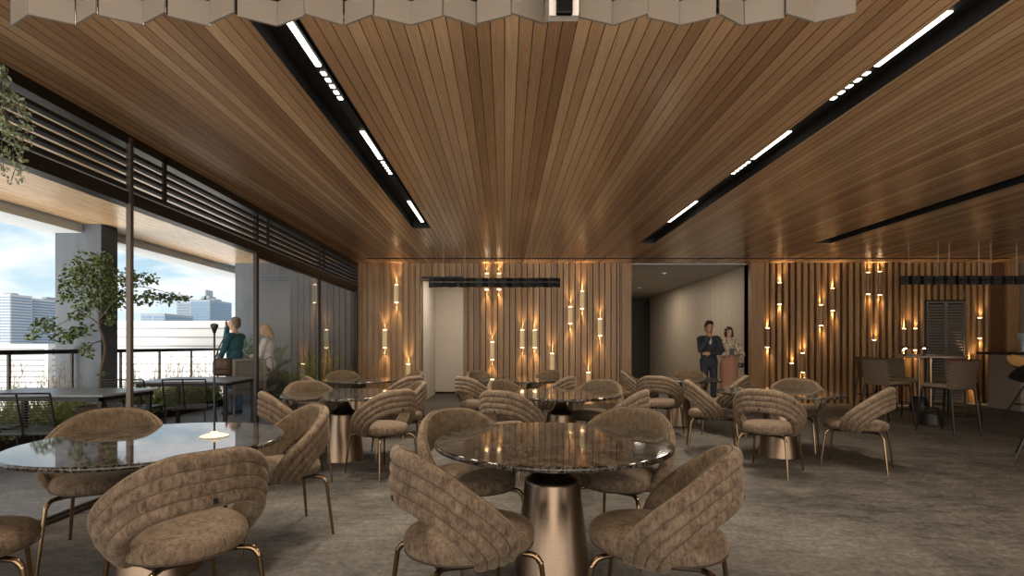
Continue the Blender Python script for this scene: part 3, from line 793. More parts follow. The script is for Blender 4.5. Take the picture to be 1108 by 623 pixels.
# shell stools at the counter
def shell_stool(label, x, y, a):
    t = thing('shell_stool', label, 'bar stool', (x, y, 0), math.radians(a - 90), 'tan shell stools at the counter')
    bm = BM(); n = 28; rings = []
    for j in range(7):
        f = j / 6; ring = []
        for i in range(n):
            th = 2 * PI * i / n; r = .29 * f
            back = max(0, -math.sin(th)) ** 1.5
            ring.append(bm.verts.new((r * math.cos(th) * 1.05, r * math.sin(th), .84 + .05 * f ** 3 + .2 * back * f ** 3)))
        rings.append(ring)
    bot = []
    for j in range(7):
        f = j / 6; ring = []
        for i in range(n):
            th = 2 * PI * i / n; r = .283 * f; back = max(0, -math.sin(th)) ** 1.5
            ring.append(bm.verts.new((r * math.cos(th) * 1.05, r * math.sin(th), .815 + .06 * f ** 3 + .2 * back * f ** 3)))
        bot.append(ring)
    for rs, mi in ((rings, 0), (bot, 1)):
        for p, q in zip(rs, rs[1:]):
            for i in range(n): f = bm.faces.new((p[i], p[(i + 1) % n], q[(i + 1) % n], q[i])); f.material_index = mi
    for i in range(n): bm.faces.new((rings[-1][i], rings[-1][(i + 1) % n], bot[-1][(i + 1) % n], bot[-1][i])).material_index = 1
    bmesh.ops.remove_doubles(bm, verts=bm.verts, dist=1e-5); bmesh.ops.recalc_face_normals(bm, faces=bm.faces)
    obj('seat', bm, [simple('tan leather', hexc('d2a062'), .45, 0, .1), M['black']], t, True)
    for sx in (-1, 1):
        for sy in (-1, 1):
            bm = BM(); tube(bm, [(-sx * .03, -sy * .03, .825), (sx * .24, sy * .25, 0)], .013, 8); obj('leg', bm, M['black'], t, True)
    bm = BM(); q = [(sx * .164, sy * .169, .24) for sx, sy in ((-1, -1), (1, -1), (1, 1), (-1, 1))]
    for p, r2 in zip(q, q[1:] + q[:1]): tube(bm, [p, r2], .008, 8)
    obj('footrest', bm, M['black'], t, True)
shell_stool('tan shell-seat stool with black legs before the grey bar counter', 8.93, 8.62, -80)
shell_stool('shell stool mostly outside the picture, one black leg showing', 5.94, 5.57, 44)
t = thing('bar_counter', 'bar counter with dark top at the edge of room beside the slatted wall', 'counter', (0, 0, 0))
obj('counter_top', rbox(9.55, 11.04, 9.5, 10.3, 1.07, 1.12, .006), M['black'], t)
obj('counter_front', rbox(9.75, 11.04, 9.6, 10.25, 0, 1.07, .006), M['greywall'], t)
t = thing('glass_vase', 'cut glass vase standing on the dark bar counter', 'vase', (PX(1107, 9.8), 9.8, 1.121))
bm = BM(); lathe(bm, [(0, 0), (.05, 0), (.055, .02), (.04, .07), (.06, .16), (.085, .28), (.095, .36), (.088, .36), (.078, .28), (.05, .16), (.03, .08), (0, .05)], 24)
obj('body', bm, simple('pale cut glass', hexc('b9c6cf'), .1, 0, .25, 30, .4, Transmission_Weight=.5), t, True)

# ------------------------------------------------------------------ linear pendants of glass panels
def pendant(x0, x1, y, zb, h, pw, mats, label, cables, zig):
    t = thing('linear_pendant', label, 'pendant lamp', (0, 0, 0), 0, None)
    n = int(round((x1 - x0) / pw)); pw = (x1 - x0) / n
    obj('carrier', rbox(x0 + .02, x1 - .02, y - .02, y + .02, zb + h * .45, zb + h * .45 + .03, .004), M['black'], t)
    rr = random.Random(3)
    for row, yy in ((0, y - .03),):
        for i in range(n):
            a = x0 + i * pw; o = zig * (1 if i % 2 else -1) * (1 if row == 0 else -1); rot = (.42 if i % 2 else -.42) + rr.uniform(-.12, .12)
            bm = rbox(-pw * .54, pw * .54, -.004, .004, 0, h, .0015, 1)
            bmesh.ops.rotate(bm, verts=bm.verts, cent=(0, 0, 0), matrix=Matrix.Rotation(rot, 3, 'Z'))
            bmesh.ops.translate(bm, verts=bm.verts, vec=(a + pw / 2, yy + rr.uniform(-.006, .006), zb + rr.uniform(-.003, .003)))
            obj('panel', bm, mats[rr.randrange(len(mats))], t)
    for yy in (y - .055, y + .055): 
        bm = BM(); box(bm, x0 + .02, x1 - .02, yy - .006, yy + .006, zb + h * .5, zb + h * .5 + .012); obj('rail', bm, M['black'], t)
    bm = BM()
    for k in range(5):
        xx = x0 + .06 + (x1 - x0 - .12) * k / 4; box(bm, xx - .005, xx + .005, y - .06, y + .06, zb + h * .5 - .01, zb + h * .5)
    obj('spreader', bm, M['black'], t)
    for xx in cables:
        bm = BM(); tube(bm, [(xx, y, zb + h * .45), (xx, y, CEIL)], .004, 5); obj('cable', bm, M['cable'], t)
    bm = BM()
    return t
D1 = 8.45
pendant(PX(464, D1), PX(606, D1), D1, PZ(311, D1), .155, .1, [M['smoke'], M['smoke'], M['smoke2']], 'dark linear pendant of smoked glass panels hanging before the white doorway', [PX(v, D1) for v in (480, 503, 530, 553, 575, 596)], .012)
D2 = 8.8
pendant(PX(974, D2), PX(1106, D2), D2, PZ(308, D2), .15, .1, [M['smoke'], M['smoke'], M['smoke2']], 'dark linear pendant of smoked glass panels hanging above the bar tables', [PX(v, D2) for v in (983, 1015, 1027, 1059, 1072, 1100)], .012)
D3 = 1.5
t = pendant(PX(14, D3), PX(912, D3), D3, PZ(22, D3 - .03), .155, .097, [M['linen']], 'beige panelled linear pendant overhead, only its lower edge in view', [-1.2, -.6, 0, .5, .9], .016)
xb = PX(605, D3)
bm = BM(); box(bm, xb - .04, xb + .04, D3 - .125, D3 - .10, PZ(23, D3 - .1), PZ(23, D3 - .1) + .13); obj('bracket_plate', bm, M['linenedge'], t)
bm = rbox(xb - .022, xb + .022, D3 - .14, D3 - .125, PZ(19, D3 - .12), PZ(19, D3 - .12) + .1, .004); obj('bracket_lens', bm, M['smoke'], t)

# ------------------------------------------------------------------ terrace furniture
M['ttop'] = simple('terrace table top', hexc('62666a'), .3, .1, .08, 6)
def terrace_table(cx, cy, w, d, rz, label):
    t = thing('terrace_table', label, 'table', (cx, cy, 0), rz, 'terrace tables')
    obj('tabletop', rbox(-w / 2, w / 2, -d / 2, d / 2, .725, .75, .006), M['ttop'], t)
    bm = BM(); i = .05
    for a in ((-w / 2 + i, w / 2 - i, -d / 2 + i, -d / 2 + i + .03), (-w / 2 + i, w / 2 - i, d / 2 - i - .03, d / 2 - i), (-w / 2 + i, -w / 2 + i + .03, -d / 2 + i, d / 2 - i), (w / 2 - i - .03, w / 2 - i, -d / 2 + i, d / 2 - i)):
        box(bm, *a, .68, .725)
    obj('apron', bm, M['black'], t)
    for sx in (-1, 1):
        for sy in (-1, 1):
            x, y = sx * (w / 2 - .08), sy * (d / 2 - .08)
            bm = BM(); box(bm, x - .022, x + .022, y - .022, y + .022, 0, .69); obj('leg', bm, M['black'], t)
    return t
terrace_table(-4.85, 5.55, 1.6, .86, 0, 'grey terrace table nearest us, running off the picture edge below the small tree')
terrace_table(-4.52, 7.55, 1.28, 1.15, math.radians(6), 'grey terrace table beside the standing man, below the city view')
M['cord'] = simple('dark cord', hexc('1c1b1a'), .6)
def cord_chair(label):
    t = thing('cord_chair', label, 'chair', group='terrace cord chairs')
    bm = BM()
    for k in range(13):
        z = .47 + k * .026; y = -.2 - k * .006
        tube(bm, [(-.25, y + .03, z), (-.12, y - .015, z), (.12, y - .015, z), (.25, y + .03, z)], .0045, 5)
    obj('cord_back', bm, M['cord'], t)
    bm = BM()
    for sx in (-.25, 0, .25):
        tube(bm, [(sx, -.17 if sx else -.215, .43), (sx, -.245 if sx else -.29, .81)], .009, 6)
    tube(bm, [(-.25, -.245, .81), (-.12, -.29, .815), (.12, -.29, .815), (.25, -.245, .81)], .009, 6)
    obj('back_frame', bm, M['black'], t)
    obj('seat', rbox(-.25, .25, -.2, .24, .42, .445, .008), M['black'], t)
    for sx in (-1, 1):
        for sy in (-1, 1):
            bm = BM(); tube(bm, [(sx * .22, sy * .19, .42), (sx * .25, sy * .24, 0)], .01, 6); obj('leg', bm, M['black'], t)
    return t
cc = cord_chair('black cord-back terrace chair in front of the nearest terrace table'); cc.location = (-4.42, 4.86, 0); cc.rotation_euler = (0, 0, math.radians(5))
dup(cc, (-5.12, 4.9, 0), math.radians(-6), 'black cord-back terrace chair half cut off by the picture edge')
dup(cc, (-4.85, 6.68, 0), math.radians(4), 'black cord-back terrace chair before the terrace table in the city view, tree side')
dup(cc, (-4.15, 6.74, 0), math.radians(12), 'black cord-back terrace chair before the terrace table in the city view, room side')
t = thing('lounge_chair', 'brown framed terrace chair with grey cushioned back beside the man', 'chair', (-4.46, 8.76, 0), math.radians(40))
bf = simple('taupe frame', hexc('6e6257'), .5); gf = simple('grey cushion', hexc('5d5953'), .9, 0, .08, 30)
obj('seat', rbox(-.24, .24, -.22, .24, .42, .50, .02), gf, t, True)
b = BM(); merge(b, rbox(-.21, .21, -.27, -.22, .52, .98, .015)); obj('back_cushion', b, gf, t, True)
b = BM(); merge(b, rbox(-.26, -.21, -.29, -.25, .42, 1.02, .01)); merge(b, rbox(.21, .26, -.29, -.25, .42, 1.02, .01)); merge(b, rbox(-.21, .21, -.29, -.25, .98, 1.02, .008)); obj('back_frame', b, bf, t, True)
for sx in (-1, 1):
    for sy in (-1, 1):
        bm = BM(); tube(bm, [(sx * .22, sy * .21, .43), (sx * .24, sy * .24, 0)], .016, 8); obj('leg', bm, bf, t, True)

# ------------------------------------------------------------------ plants
def leafmat(name, a, b):
    t = NT(name); v, x, y, z = t.pos(); n = t.noise(v, 14, 2)
    return t.bsdf(t.mix(n, a, b), .55, 0, None, Specular_IOR_Level=.3, Transmission_Weight=.0, Subsurface_Weight=.0)
M['leaf'] = leafmat('tree leaf', hexc('2c3a1c'), hexc('5d6b38'))
M['leaf2'] = leafmat('vine leaf', hexc('4a5638'), hexc('8b9272'))
M['palm'] = leafmat('palm leaf', hexc('3c5a24'), hexc('7d9440'))
M['palm2'] = leafmat('dark palm leaf', hexc('2f4a24'), hexc('5b7a3c'))
M['grass'] = leafmat('planter grass', hexc('5a6b35'), hexc('a9b273'))
M['dry'] = leafmat('dry grass', hexc('8a7350'), hexc('c7ad80'))
M['bark'] = simple('bark', hexc('4d3e30'), .8, 0, .2, 20)
M['soil'] = simple('soil', hexc('2a2119'), .9, 0, .2, 20)
def leaf(bm, p, d, L, W, rr):
    d = Vector(d).normalized(); s = d.cross(Vector((rr.uniform(-1, 1), rr.uniform(-1, 1), rr.uniform(-1, 1))))
    if s.length < .1: s = d.orthogonal()
    s.normalize(); nn = d.cross(s)
    p = Vector(p); a = bm.verts.new(p); m = bm.verts.new(p + d * L * .5 - nn * W * .12); e = bm.verts.new(p + d * L - nn * L * .1)
    l = bm.verts.new(p + d * L * .45 + s * W * .5 + nn * W * .1); r = bm.verts.new(p + d * L * .45 - s * W * .5 + nn * W * .1)
    bm.faces.new((a, l, m)); bm.faces.new((l, e, m)); bm.faces.new((a, m, r)); bm.faces.new((m, e, r))
def rdir(rr): 
    while 1:
        v = Vector((rr.uniform(-1, 1), rr.uniform(-1, 1), rr.uniform(-1, 1)))
        if .1 < v.length < 1: return v.normalized()
# terrace tree
TD = 6.75
rr = random.Random(11)
base = P(108, 470, TD); base.z = 0
t = thing('terrace_tree', 'small leafy tree with thin curved trunk on the terrace before the concrete column', 'tree', (0, 0, 0))
tr = BM()
q = lambda x, y, dd=0: P(x, y, TD + dd)
trunk = [Vector((base.x, TD, .4)), q(109, 412), q(110, 398), q(114, 380), q(112, 366), q(108, 352), q(107, 330), q(104, 305), q(101, 285)]
tube(tr, smooth_path(trunk, 40), [.026 - .019 * i / 40 for i in range(41)], 8)
branches = [[q(109, 352), q(90, 340, .1), q(70, 348, .15), q(42, 362, .2)], [q(108, 345), q(125, 325, -.2), (q(150, 310, -.3)), q(200, 322, -.35)], [q(107, 330), q(85, 310, .3), q(68, 300, .35)],
            [q(106, 318), q(125, 295, .15), q(150, 300, .1), q(165, 303, .1)], [q(104, 305), q(95, 285, -.2), q(80, 278, -.25)], [q(112, 368), q(100, 372, -.1), q(94, 382, -.15)], [q(107, 335), q(98, 312, -.3), q(88, 295, -.4)]]
for b in branches: tube(tr, smooth_path(b, 12), [.009 - .006 * i / 12 for i in range(13)], 6)
obj('trunk', tr, M['bark'], t, True)
lf = BM()
clusters = [(92, 290, 24, 20, 260), (80, 305, 18, 20, 170), (108, 300, 22, 22, 300), (115, 320, 20, 18, 240), (95, 328, 16, 14, 120), (142, 302, 16, 10, 120), (130, 322, 14, 12, 110), (160, 322, 18, 9, 140), (184, 322, 14, 7, 90), (200, 322, 7, 4, 36), (160, 300, 12, 7, 60),
            (48, 352, 16, 11, 110), (70, 362, 18, 9, 130), (35, 364, 8, 6, 36), (88, 356, 14, 8, 80), (95, 379, 8, 10, 60), (82, 342, 12, 5, 50), (110, 403, 5, 4, 12), (70, 322, 10, 6, 40), (112, 280, 14, 9, 80), (120, 345, 8, 8, 40)]
for cx, cy, rx, ry, n in clusters:
    dd = rr.uniform(-.25, .25)
    for k in range(n):
        v = rdir(rr) * rr.random() ** .4
        p = P(cx + v.x * rx, cy + v.z * ry, TD + dd + v.y * .28)
        leaf(lf, p, (rr.uniform(-1, 1), rr.uniform(-1, 1), rr.uniform(-1, .4)), rr.uniform(.045, .075), rr.uniform(.028, .042), rr)
obj('foliage', lf, M['leaf'], t)
pl = BM(); lathe(pl, [(0, 0), (.2, 0), (.26, .42), (.265, .45), (.24, .45), (.235, .41), (0, .40)], 40, (base.x, TD, 0)); obj('planter', pl, simple('brown planter', hexc('4a3a2e'), .6), t, True)
# hanging vine at the top-left
VD = 2.9
t = thing('hanging_vine', 'trailing small-leaved vine hanging in the corner before the louvre screen', 'plant', (0, 0, 0))
pot = (PX(-34, VD), VD)
pb = BM(); lathe(pb, [(0, 2.5), (.09, 2.5), (.13, 2.62), (.135, 2.68), (.115, 2.68), (.11, 2.63), (0, 2.62)], 28, (pot[0], pot[1], 0)); obj('pot', pb, M['black'], t, True)
cb = BM(); tube(cb, [(pot[0], pot[1], 2.62), (pot[0], pot[1], CEIL)], .003, 5); obj('cord', cb, M['black'], t)
st = BM(); lf = BM()
for pts in ([(-18, 88), (-6, 76), (8, 98), (18, 110), (28, 125), (30, 150)], [(-16, 84), (0, 70), (4, 95), (6, 120), (12, 140), (24, 160), (22, 190)], [(-18, 90), (-8, 84), (2, 105), (3, 130), (2, 160), (4, 185)], [(-15, 84), (2, 72), (14, 105), (27, 135), (20, 170), (12, 196)], [(-17, 88), (-4, 80), (6, 130), (16, 150), (10, 172)]):
    path = smooth_path([P(a, b, VD + rr.uniform(-.06, .06)) for a, b in pts], 30)
    tube(st, path, .002, 4)
    for p in path[5:]:
        for k in range(rr.choice((2, 3, 4, 5))):
            leaf(lf, p + rdir(rr) * .022, rdir(rr) + Vector((0, 0, -.5)), rr.uniform(.022, .04), rr.uniform(.012, .02), rr)
obj('stems', st, M['bark'], t); obj('leaves', lf, M['leaf2'], t)
# planter planting (uncountable)
g = BM(); dr = BM()
for k in range(4200):
    y = rr.uniform(4.0, 10.7); x = rr.uniform(-6.25, -5.9)
    if 7.35 < y < 7.9: continue
    h = rr.uniform(.2, .62); lean = Vector((rr.uniform(-.25, .25), rr.uniform(-.25, .25), 0))
    p = Vector((x, y, .09)); m = p + Vector((lean.x * .4, lean.y * .4, h * .6)); e2 = p + Vector((lean.x * 1.2, lean.y * 1.2, h))
    wv = Vector((rr.uniform(-1, 1), rr.uniform(-1, 1), 0)).normalized() * rr.uniform(.004, .009)
    a, b, c, d2, f = [g.verts.new(v) for v in (p - wv, p + wv, m + wv, m - wv, e2)]
    g.faces.new((a, b, c, d2)); g.faces.new((d2, c, f))
for k in range(2600):
    y = rr.uniform(4.0, 10.7); x = rr.uniform(-6.2, -5.8)
    if 7.35 < y < 7.9: continue
    leaf(g, (x, y, rr.uniform(.1, .42)), rdir(rr), rr.uniform(.05, .1), rr.uniform(.02, .035), rr)
for k in range(230):
    y = rr.uniform(4.6, 10.4); x = rr.uniform(-6.2, -5.92)
    if 7.2 < y < 8.0: continue
    h = rr.uniform(.6, .98); b0 = Vector((x, y, .09)); tip = b0 + Vector((rr.uniform(-.2, .2), rr.uniform(-.2, .2), h))
    tube(dr, [b0, b0.lerp(tip, .6) + Vector((0, 0, .03)), tip], [.003, .002, .001], 3)
    for j in range(7):
        f = rr.uniform(.6, 1); q2 = b0.lerp(tip, f); tube(dr, [q2, q2 + Vector((rr.uniform(-.07, .07), rr.uniform(-.07, .07), rr.uniform(.04, .12)))], [.003, .001], 3)
o = obj('planter_grass', g, M['grass']); o['kind'] = 'stuff'; o['label'] = 'green grasses and low shrubs growing along the terrace railing'; o['category'] = 'grass'
o = obj('dry_grass', dr, M['dry']); o['kind'] = 'stuff'; o['label'] = 'dry beige grass plumes rising from the terrace planter'; o['category'] = 'grass'
# palms
def palm(x, y, z0, n, L, label, mat, seed, spread=1.0, potr=.2):
    t = thing('potted_palm', label, 'plant', (x, y, 0), 0, 'potted palms at the end wall')
    rr = random.Random(seed)
    pb = BM(); lathe(pb, [(0, 0), (potr * .8, 0), (potr, z0 - .04), (potr * 1.02, z0), (potr * .9, z0), (potr * .88, z0 - .05), (0, z0 - .05)], 32); obj('pot', pb, M['blackin'], t, True)
    fb = BM(); sb = BM()
    for k in range(n):
        az = 2 * PI * k / n + rr.uniform(-.25, .25); el = rr.uniform(.15, 1.45); l = L * rr.uniform(.75, 1.05)
        hd = Vector((math.cos(az), math.sin(az), 0)); path = []
        for i in range(13):
            f = i / 12; path.append(Vector((0, 0, z0 - .05)) + hd * (l * math.cos(el) * f * spread + .03) + Vector((0, 0, l * math.sin(el) * f - .35 * l * f * f * math.cos(el))))
        tube(sb, path, [.008 - .006 * i / 12 for i in range(13)], 5)
        side = hd.cross(Vector((0, 0, 1)))
        for i in range(3, 13):
            tg = (path[i] - path[i - 1]).normalized(); w2 = .28 * L * math.sin(PI * (i - 1.5) / 12) + .05
            for sg in (-1, 1):
                for sub in (0, .5):
                    p = path[i - 1].lerp(path[i], sub)
                    leaf(fb, p, side * sg + tg * .8 + Vector((0, 0, .15 - .3 * rr.random())), w2 * rr.uniform(.8, 1.1), .022, rr)
    obj('stalks', sb, M['palm2'], t, True); obj('fronds', fb, mat, t)
palm(PX(283, 10.1), 10.15, .35, 22, 1.35, 'tall dark green potted palm behind the woman in white blouse', M['palm2'], 4, .62)
palm(PX(347, 10.0), 10.2, .35, 20, 1.05, 'bright green potted palm behind the glass by the corner', M['palm'], 9, .75)
palm(PX(300, 9.2), 9.75, .3, 14, .62, 'low dark potted palm beside the woman in white blouse', M['palm2'], 14, .85, .16)

# ------------------------------------------------------------------ people
SKIN = [simple('skin light', hexc('c69c80'), .55), simple('skin warm', hexc('b98a6a'), .55)]
def remesh(bm, vox=.007, sm=4):
    return evaluated(bm, [('REMESH', dict(mode='VOXEL', voxel_size=vox, use_smooth_shade=True)), ('SMOOTH', dict(iterations=sm, factor=.5))])
def hand(bm, wrist, d, palmn, s, curl=.5, thumb=1):
    """palm with four unequal bent fingers and a thumb off the palm's side"""
    d = Vector(d).normalized(); n = Vector(palmn); n = (n - d * n.dot(d)).normalized(); side = d.cross(n) * thumb
    w = Vector(wrist)
    for k in range(4):
        o = side * (.027 - .018 * k) * s
        capsule(bm, w + o * .6 + d * .015 * s, w + o + d * .085 * s, .013 * s, .012 * s, 8)
        ln = (.068, .076, .07, .055)[k] * s
        a = w + o + d * .09 * s; b = a + (d * (1 - curl * .4) + n * curl * .6).normalized() * ln * .5; c = b + (d * (1 - curl) + n * curl).normalized() * ln * .5
        capsule(bm, a, b, .0095 * s, .0088 * s, 8); capsule(bm, b, c, .0088 * s, .0075 * s, 8)
    a = w + side * .02 * s + d * .025 * s; b = a + (side * .8 + d * .6 + n * .3).normalized() * .045 * s; c = b + (d + side * .2 + n * .4).normalized() * .035 * s
    capsule(bm, a, b, .014 * s, .0105 * s, 8); capsule(bm, b, c, .0105 * s, .008 * s, 8)
def person(label, loc, face_deg, H, skin, arms, cloth, hair, female=False, head_tilt=(0, 0), legs=None, lean=0):
    s = H / 1.75
    t = thing('person', label, 'person', loc, math.radians(face_deg - 90))
    V = lambda *p: Vector(p) * s
    sw = .165 if female else .185
    body = BM(); 
    # head group, tilted about the neck
    hb = BM()
    ellipsoid(hb, V(0, .015, 1.645), V(.073, .092, .105)); ellipsoid(hb, V(0, .035, 1.585), V(.058, .07, .062)); ellipsoid(hb, V(0, .06, 1.545), V(.03, .03, .022))
    capsule(hb, V(0, .10, 1.65), V(0, .122, 1.607), .009 * s, .015 * s, 8)                 # nose
    ellipsoid(hb, V(0, .098, 1.567), V(.024, .012, .010), 10)                              # lips
    ellipsoid(hb, V(0, .092, 1.665), V(.055, .016, .012), 10)                              # brow
    for sx in (-1, 1): ellipsoid(hb, V(sx * .076, 0, 1.625), V(.012, .022, .032), 10)       # ears
    hm = Matrix.Translation(V(0, 0, 1.53)) @ Matrix.Rotation(head_tilt[0], 4, 'X') @ Matrix.Rotation(head_tilt[1], 4, 'Z') @ Matrix.Translation(-V(0, 0, 1.53))
    bmesh.ops.transform(hb, matrix=hm, verts=hb.verts); merge(body, hb)
    capsule(body, V(0, -.012, 1.43), V(0, .008, 1.56), .054 * s, .05 * s)
    def torso(b, g):
        if female:
            ellipsoid(b, V(0, 0, 1.29), V(.145 + g, .10 + g, .17)); ellipsoid(b, V(0, 0, 1.10), V(.118 + g, .088 + g, .16)); ellipsoid(b, V(0, -.012, .94), V(.165 + g, .12 + g, .15))
            for sx in (-1, 1): ellipsoid(b, V(sx * .065, .075, 1.28), V(.06 + g, .055 + g, .06))
        else:
            ellipsoid(b, V(0, 0, 1.28), V(.172 + g, .115 + g, .19)); ellipsoid(b, V(0, 0, 1.08), V(.15 + g, .11 + g, .17)); ellipsoid(b, V(0, -.01, .94), V(.165 + g, .118 + g, .13))
        capsule(b, V(-sw + .03, -.01, 1.405), V(sw - .03, -.01, 1.405), (.055 + g) * s, (.055 + g) * s)
    torso(body, 0)
    lg = legs or {}
    def leg(b, sx, g, lo=0):
        hip = V(sx * .09, 0, .92); kn = V(sx * .095, .012, .49) + Vector(lg.get((sx, 'k'), (0, 0, 0))); an = V(sx * .095, -.02, .085) + Vector(lg.get((sx, 'a'), (0, 0, 0)))
        capsule(b, hip, kn, (.085 + g) * s, (.056 + g) * s); capsule(b, kn, an, (.055 + g) * s, (.038 + g * (1.6)) * s); return an
    ank = {}
    for sx in (-1, 1):
        an = leg(body, sx, 0); ank[sx] = an
        capsule(body, an + V(0, -.015, -.04), an + V(sx * .015, .15, -.053), .04 * s, .03 * s)
    def arm(b, sx, g, upto=1.0):
        sh = V(sx * sw, -.01, 1.40); el = V(*arms[sx][0]); wr = V(*arms[sx][1]); w2 = el.lerp(wr, upto)
        capsule(b, sh, el, (.052 + g) * s, (.040 + g) * s); capsule(b, el, w2, (.040 + g) * s, (.030 + g * 1.2) * s); return wr
    for sx in (-1, 1):
        wr = arm(body, sx, 0); hand(body, wr, arms[sx][2], arms[sx][3], s, arms[sx][4], arms[sx][5])
    obj('body', remesh(body), skin, t, 'all')
    # eyes and mouth
    for sx in (-1, 1):
        e = BM(); ellipsoid(e, V(sx * .031, .094, 1.642), V(.012, .008, .007), 10); bmesh.ops.transform(e, matrix=hm, verts=e.verts); obj('eye', e, M['black'], t, True)
    e = BM(); ellipsoid(e, V(0, .108, 1.568), V(.02, .005, .006), 10); bmesh.ops.transform(e, matrix=hm, verts=e.verts); obj('mouth', e, simple('lips', hexc('8f4a40'), .5), t, True)
    # clothes
    for name, kind, mat in cloth:
        b = BM()
        if kind == 'top':
            torso(b, .016)
            for sx in (-1, 1): arm(b, sx, .012, .93)
        elif kind == 'jacket':
            torso(b, .026); ellipsoid(b, V(0, -.005, .90), V(.19, .135, .16))
            for sx in (-1, 1): arm(b, sx, .018, .92)
        elif kind == 'puff':
            torso(b, .016)
            for sx in (-1, 1):
                arm(b, sx, .02, .9); el = V(*arms[sx][0]); ellipsoid(b, el, V(.085, .085, .1)); ellipsoid(b, el.lerp(V(sx * sw, -.01, 1.4), .5), V(.08, .08, .11))
        elif kind == 'trousers':
            ellipsoid(b, V(0, -.01, .95), V(.178, .13, .12))
            for sx in (-1, 1): leg(b, sx, .014)
        elif kind == 'skirt':
            lathe(b, [(0, 1.10), (.148, 1.10), (.19, .99), (.202, .88), (.2, .6), (.18, .28), (.185, .22), (0, .22)], 32, (0, -.01 * s, 0), s, s * .8)
            for v in b.verts: v.co.z *= s
        elif kind == 'shoes':
            for sx in (-1, 1):
                an = ank[sx]; bb = BM(); capsule(bb, an + V(0, -.018, -.042), an + V(sx * .018, .165, -.052), .046 * s, .036 * s)
                for v in bb.verts: v.co.z = max(v.co.z, .002)
                obj('shoe', remesh(bb, .008, 2), mat, t, 'all')
            b.free(); continue
        elif kind == 'shirtfront':
            ellipsoid(b, V(0, .085, 1.34), V(.045, .062, .12)); ellipsoid(b, V(0, 0, 1.45), V(.062, .06, .03))
        obj(name, remesh(b, .009, 5), mat, t, 'all')
    h = BM()
    for c, r in hair[1]: ellipsoid(h, V(*c), V(*r))
    bmesh.ops.transform(h, matrix=hm, verts=h.verts)
    me = remesh(h, .008, 2); obj('hair', me, hair[0], t, 'all')
    return t
denim = simple('blue denim', hexc('4a6079'), .85, 0, .15, 12)
tealm = simple('teal shirt', hexc('2b5560'), .8, 0, .15, 10)
dkshoe = simple('dark shoe', hexc('262422'), .5)
greyhair = simple('grey brown hair', hexc('75655a'), .7, 0, .2, 40)
short = [((0, -.018, 1.70), (.079, .092, .066)), ((0, -.055, 1.63), (.076, .05, .08)), ((.066, -.015, 1.665), (.014, .04, .03)), ((-.066, -.015, 1.665), (.014, .04, .03))]
MD = 9.25
person('man in teal shirt and jeans on the terrace, shading his eyes toward the city', (PX(254, MD), MD, 0), 172, 1.755, SKIN[0],
       {-1: ((-.24, .05, 1.14), (-.14, .20, .98), (.3, .7, -.4), (1, 0, 0), .5, 1), 1: ((.16, .30, 1.33), (.10, .22, 1.60), (-.7, -.25, .55), (0, -1, 0), .3, -1)},
       [('shirt', 'top', tealm), ('jeans', 'trousers', denim), ('shoes', 'shoes', dkshoe)], (greyhair, short))
WD = 9.6
blouse = simple('white blouse', hexc('d6d0cb'), .8, 0, .04, 6); brownskirt = simple('dark brown trousers', hexc('3a2e28'), .8)
blond = simple('blond hair', hexc('b08b62'), .6, 0, .2, 30)
longh = [((0, -.015, 1.675), (.085, .10, .088)), ((0, -.055, 1.60), (.09, .065, .12)), ((.06, 0, 1.57), (.03, .06, .1)), ((-.06, 0, 1.57), (.03, .06, .1)), ((0, -.05, 1.5), (.085, .05, .09))]
person('blond woman in white blouse looking down at a tablet behind the glazing post', (PX(290, WD), WD, 0), 178, 1.66, SKIN[0],
       {-1: ((-.22, .06, 1.12), (-.08, .30, 1.10), (.2, .9, .1), (.6, 0, .8), .5, 1), 1: ((.22, .06, 1.12), (.08, .32, 1.08), (-.2, .9, .1), (-.6, 0, .8), .5, -1)},
       [('blouse', 'top', blouse), ('trousers', 'trousers', brownskirt), ('shoes', 'shoes', dkshoe)], (blond, longh), True, (-.45, 0))
wx, wy = PX(290, WD), WD
t = thing('tablet', 'slim dark tablet held by the blond woman on the terrace', 'tablet', (wx - .43, wy + .0, 1.055), math.radians(8))
bm = rbox(-.09, .09, -.12, .12, -.005, .005, .003); obj('case', bm, M['black'], t)
bm = BM(); box(bm, -.08, .08, -.11, .11, .005, .0065); obj('screen', bm, simple('grey screen', hexc('6d7880'), .1), t)
# bags
t = thing('shoulder_bag', 'worn brown leather shoulder bag hanging at the man in teal', 'bag', (PX(242, MD - .35), MD - .35, .88), math.radians(12))
bl = simple('brown bag leather', hexc('57402f'), .55, 0, .3, 9)
bm = rbox(-.17, .13, -.085, .075, -.17, .15, .072, 4); obj('body', bm, bl, t, True)
bm = rbox(-.12, .08, -.1, -.08, -.05, .11, .009); obj('flap', bm, bl, t, True)
bm = BM(); tube(bm, smooth_path([(-.14, 0, .13), (-.08, .06, .36), (.0, .16, .55), (.06, .30, .585), (.08, .36, .52)], 20), .012, 8); obj('strap', bm, bl, t, True)
t = thing('tote_bag', 'black tote bag with a small triangle emblem at the woman in white', 'bag', (PX(291, 9.3), 9.27, .42), math.radians(3))
bk = simple('black nylon', hexc('23201e'), .6)
bm = rbox(-.19, .19, -.06, .06, 0, .36, .02); obj('body', bm, bk, t, True)
bm = BM(); tube(bm, smooth_path([(-.1, -.03, .34), (-.08, .0, .52), (.0, .1, .62), (.08, .0, .52), (.1, -.03, .34)], 20), .008, 6); obj('handle', bm, bk, t, True)
bm = BM(); a = [(-.035, .27), (.035, .27), (0, .22)]
lo = [bm.verts.new((x, -.0615, z)) for x, z in a]; hi = [bm.verts.new((x, -.0645, z)) for x, z in a]
bm.faces.new(lo[::-1]); bm.faces.new(hi)
for i in range(3): bm.faces.new((lo[i], lo[(i + 1) % 3], hi[(i + 1) % 3], hi[i]))
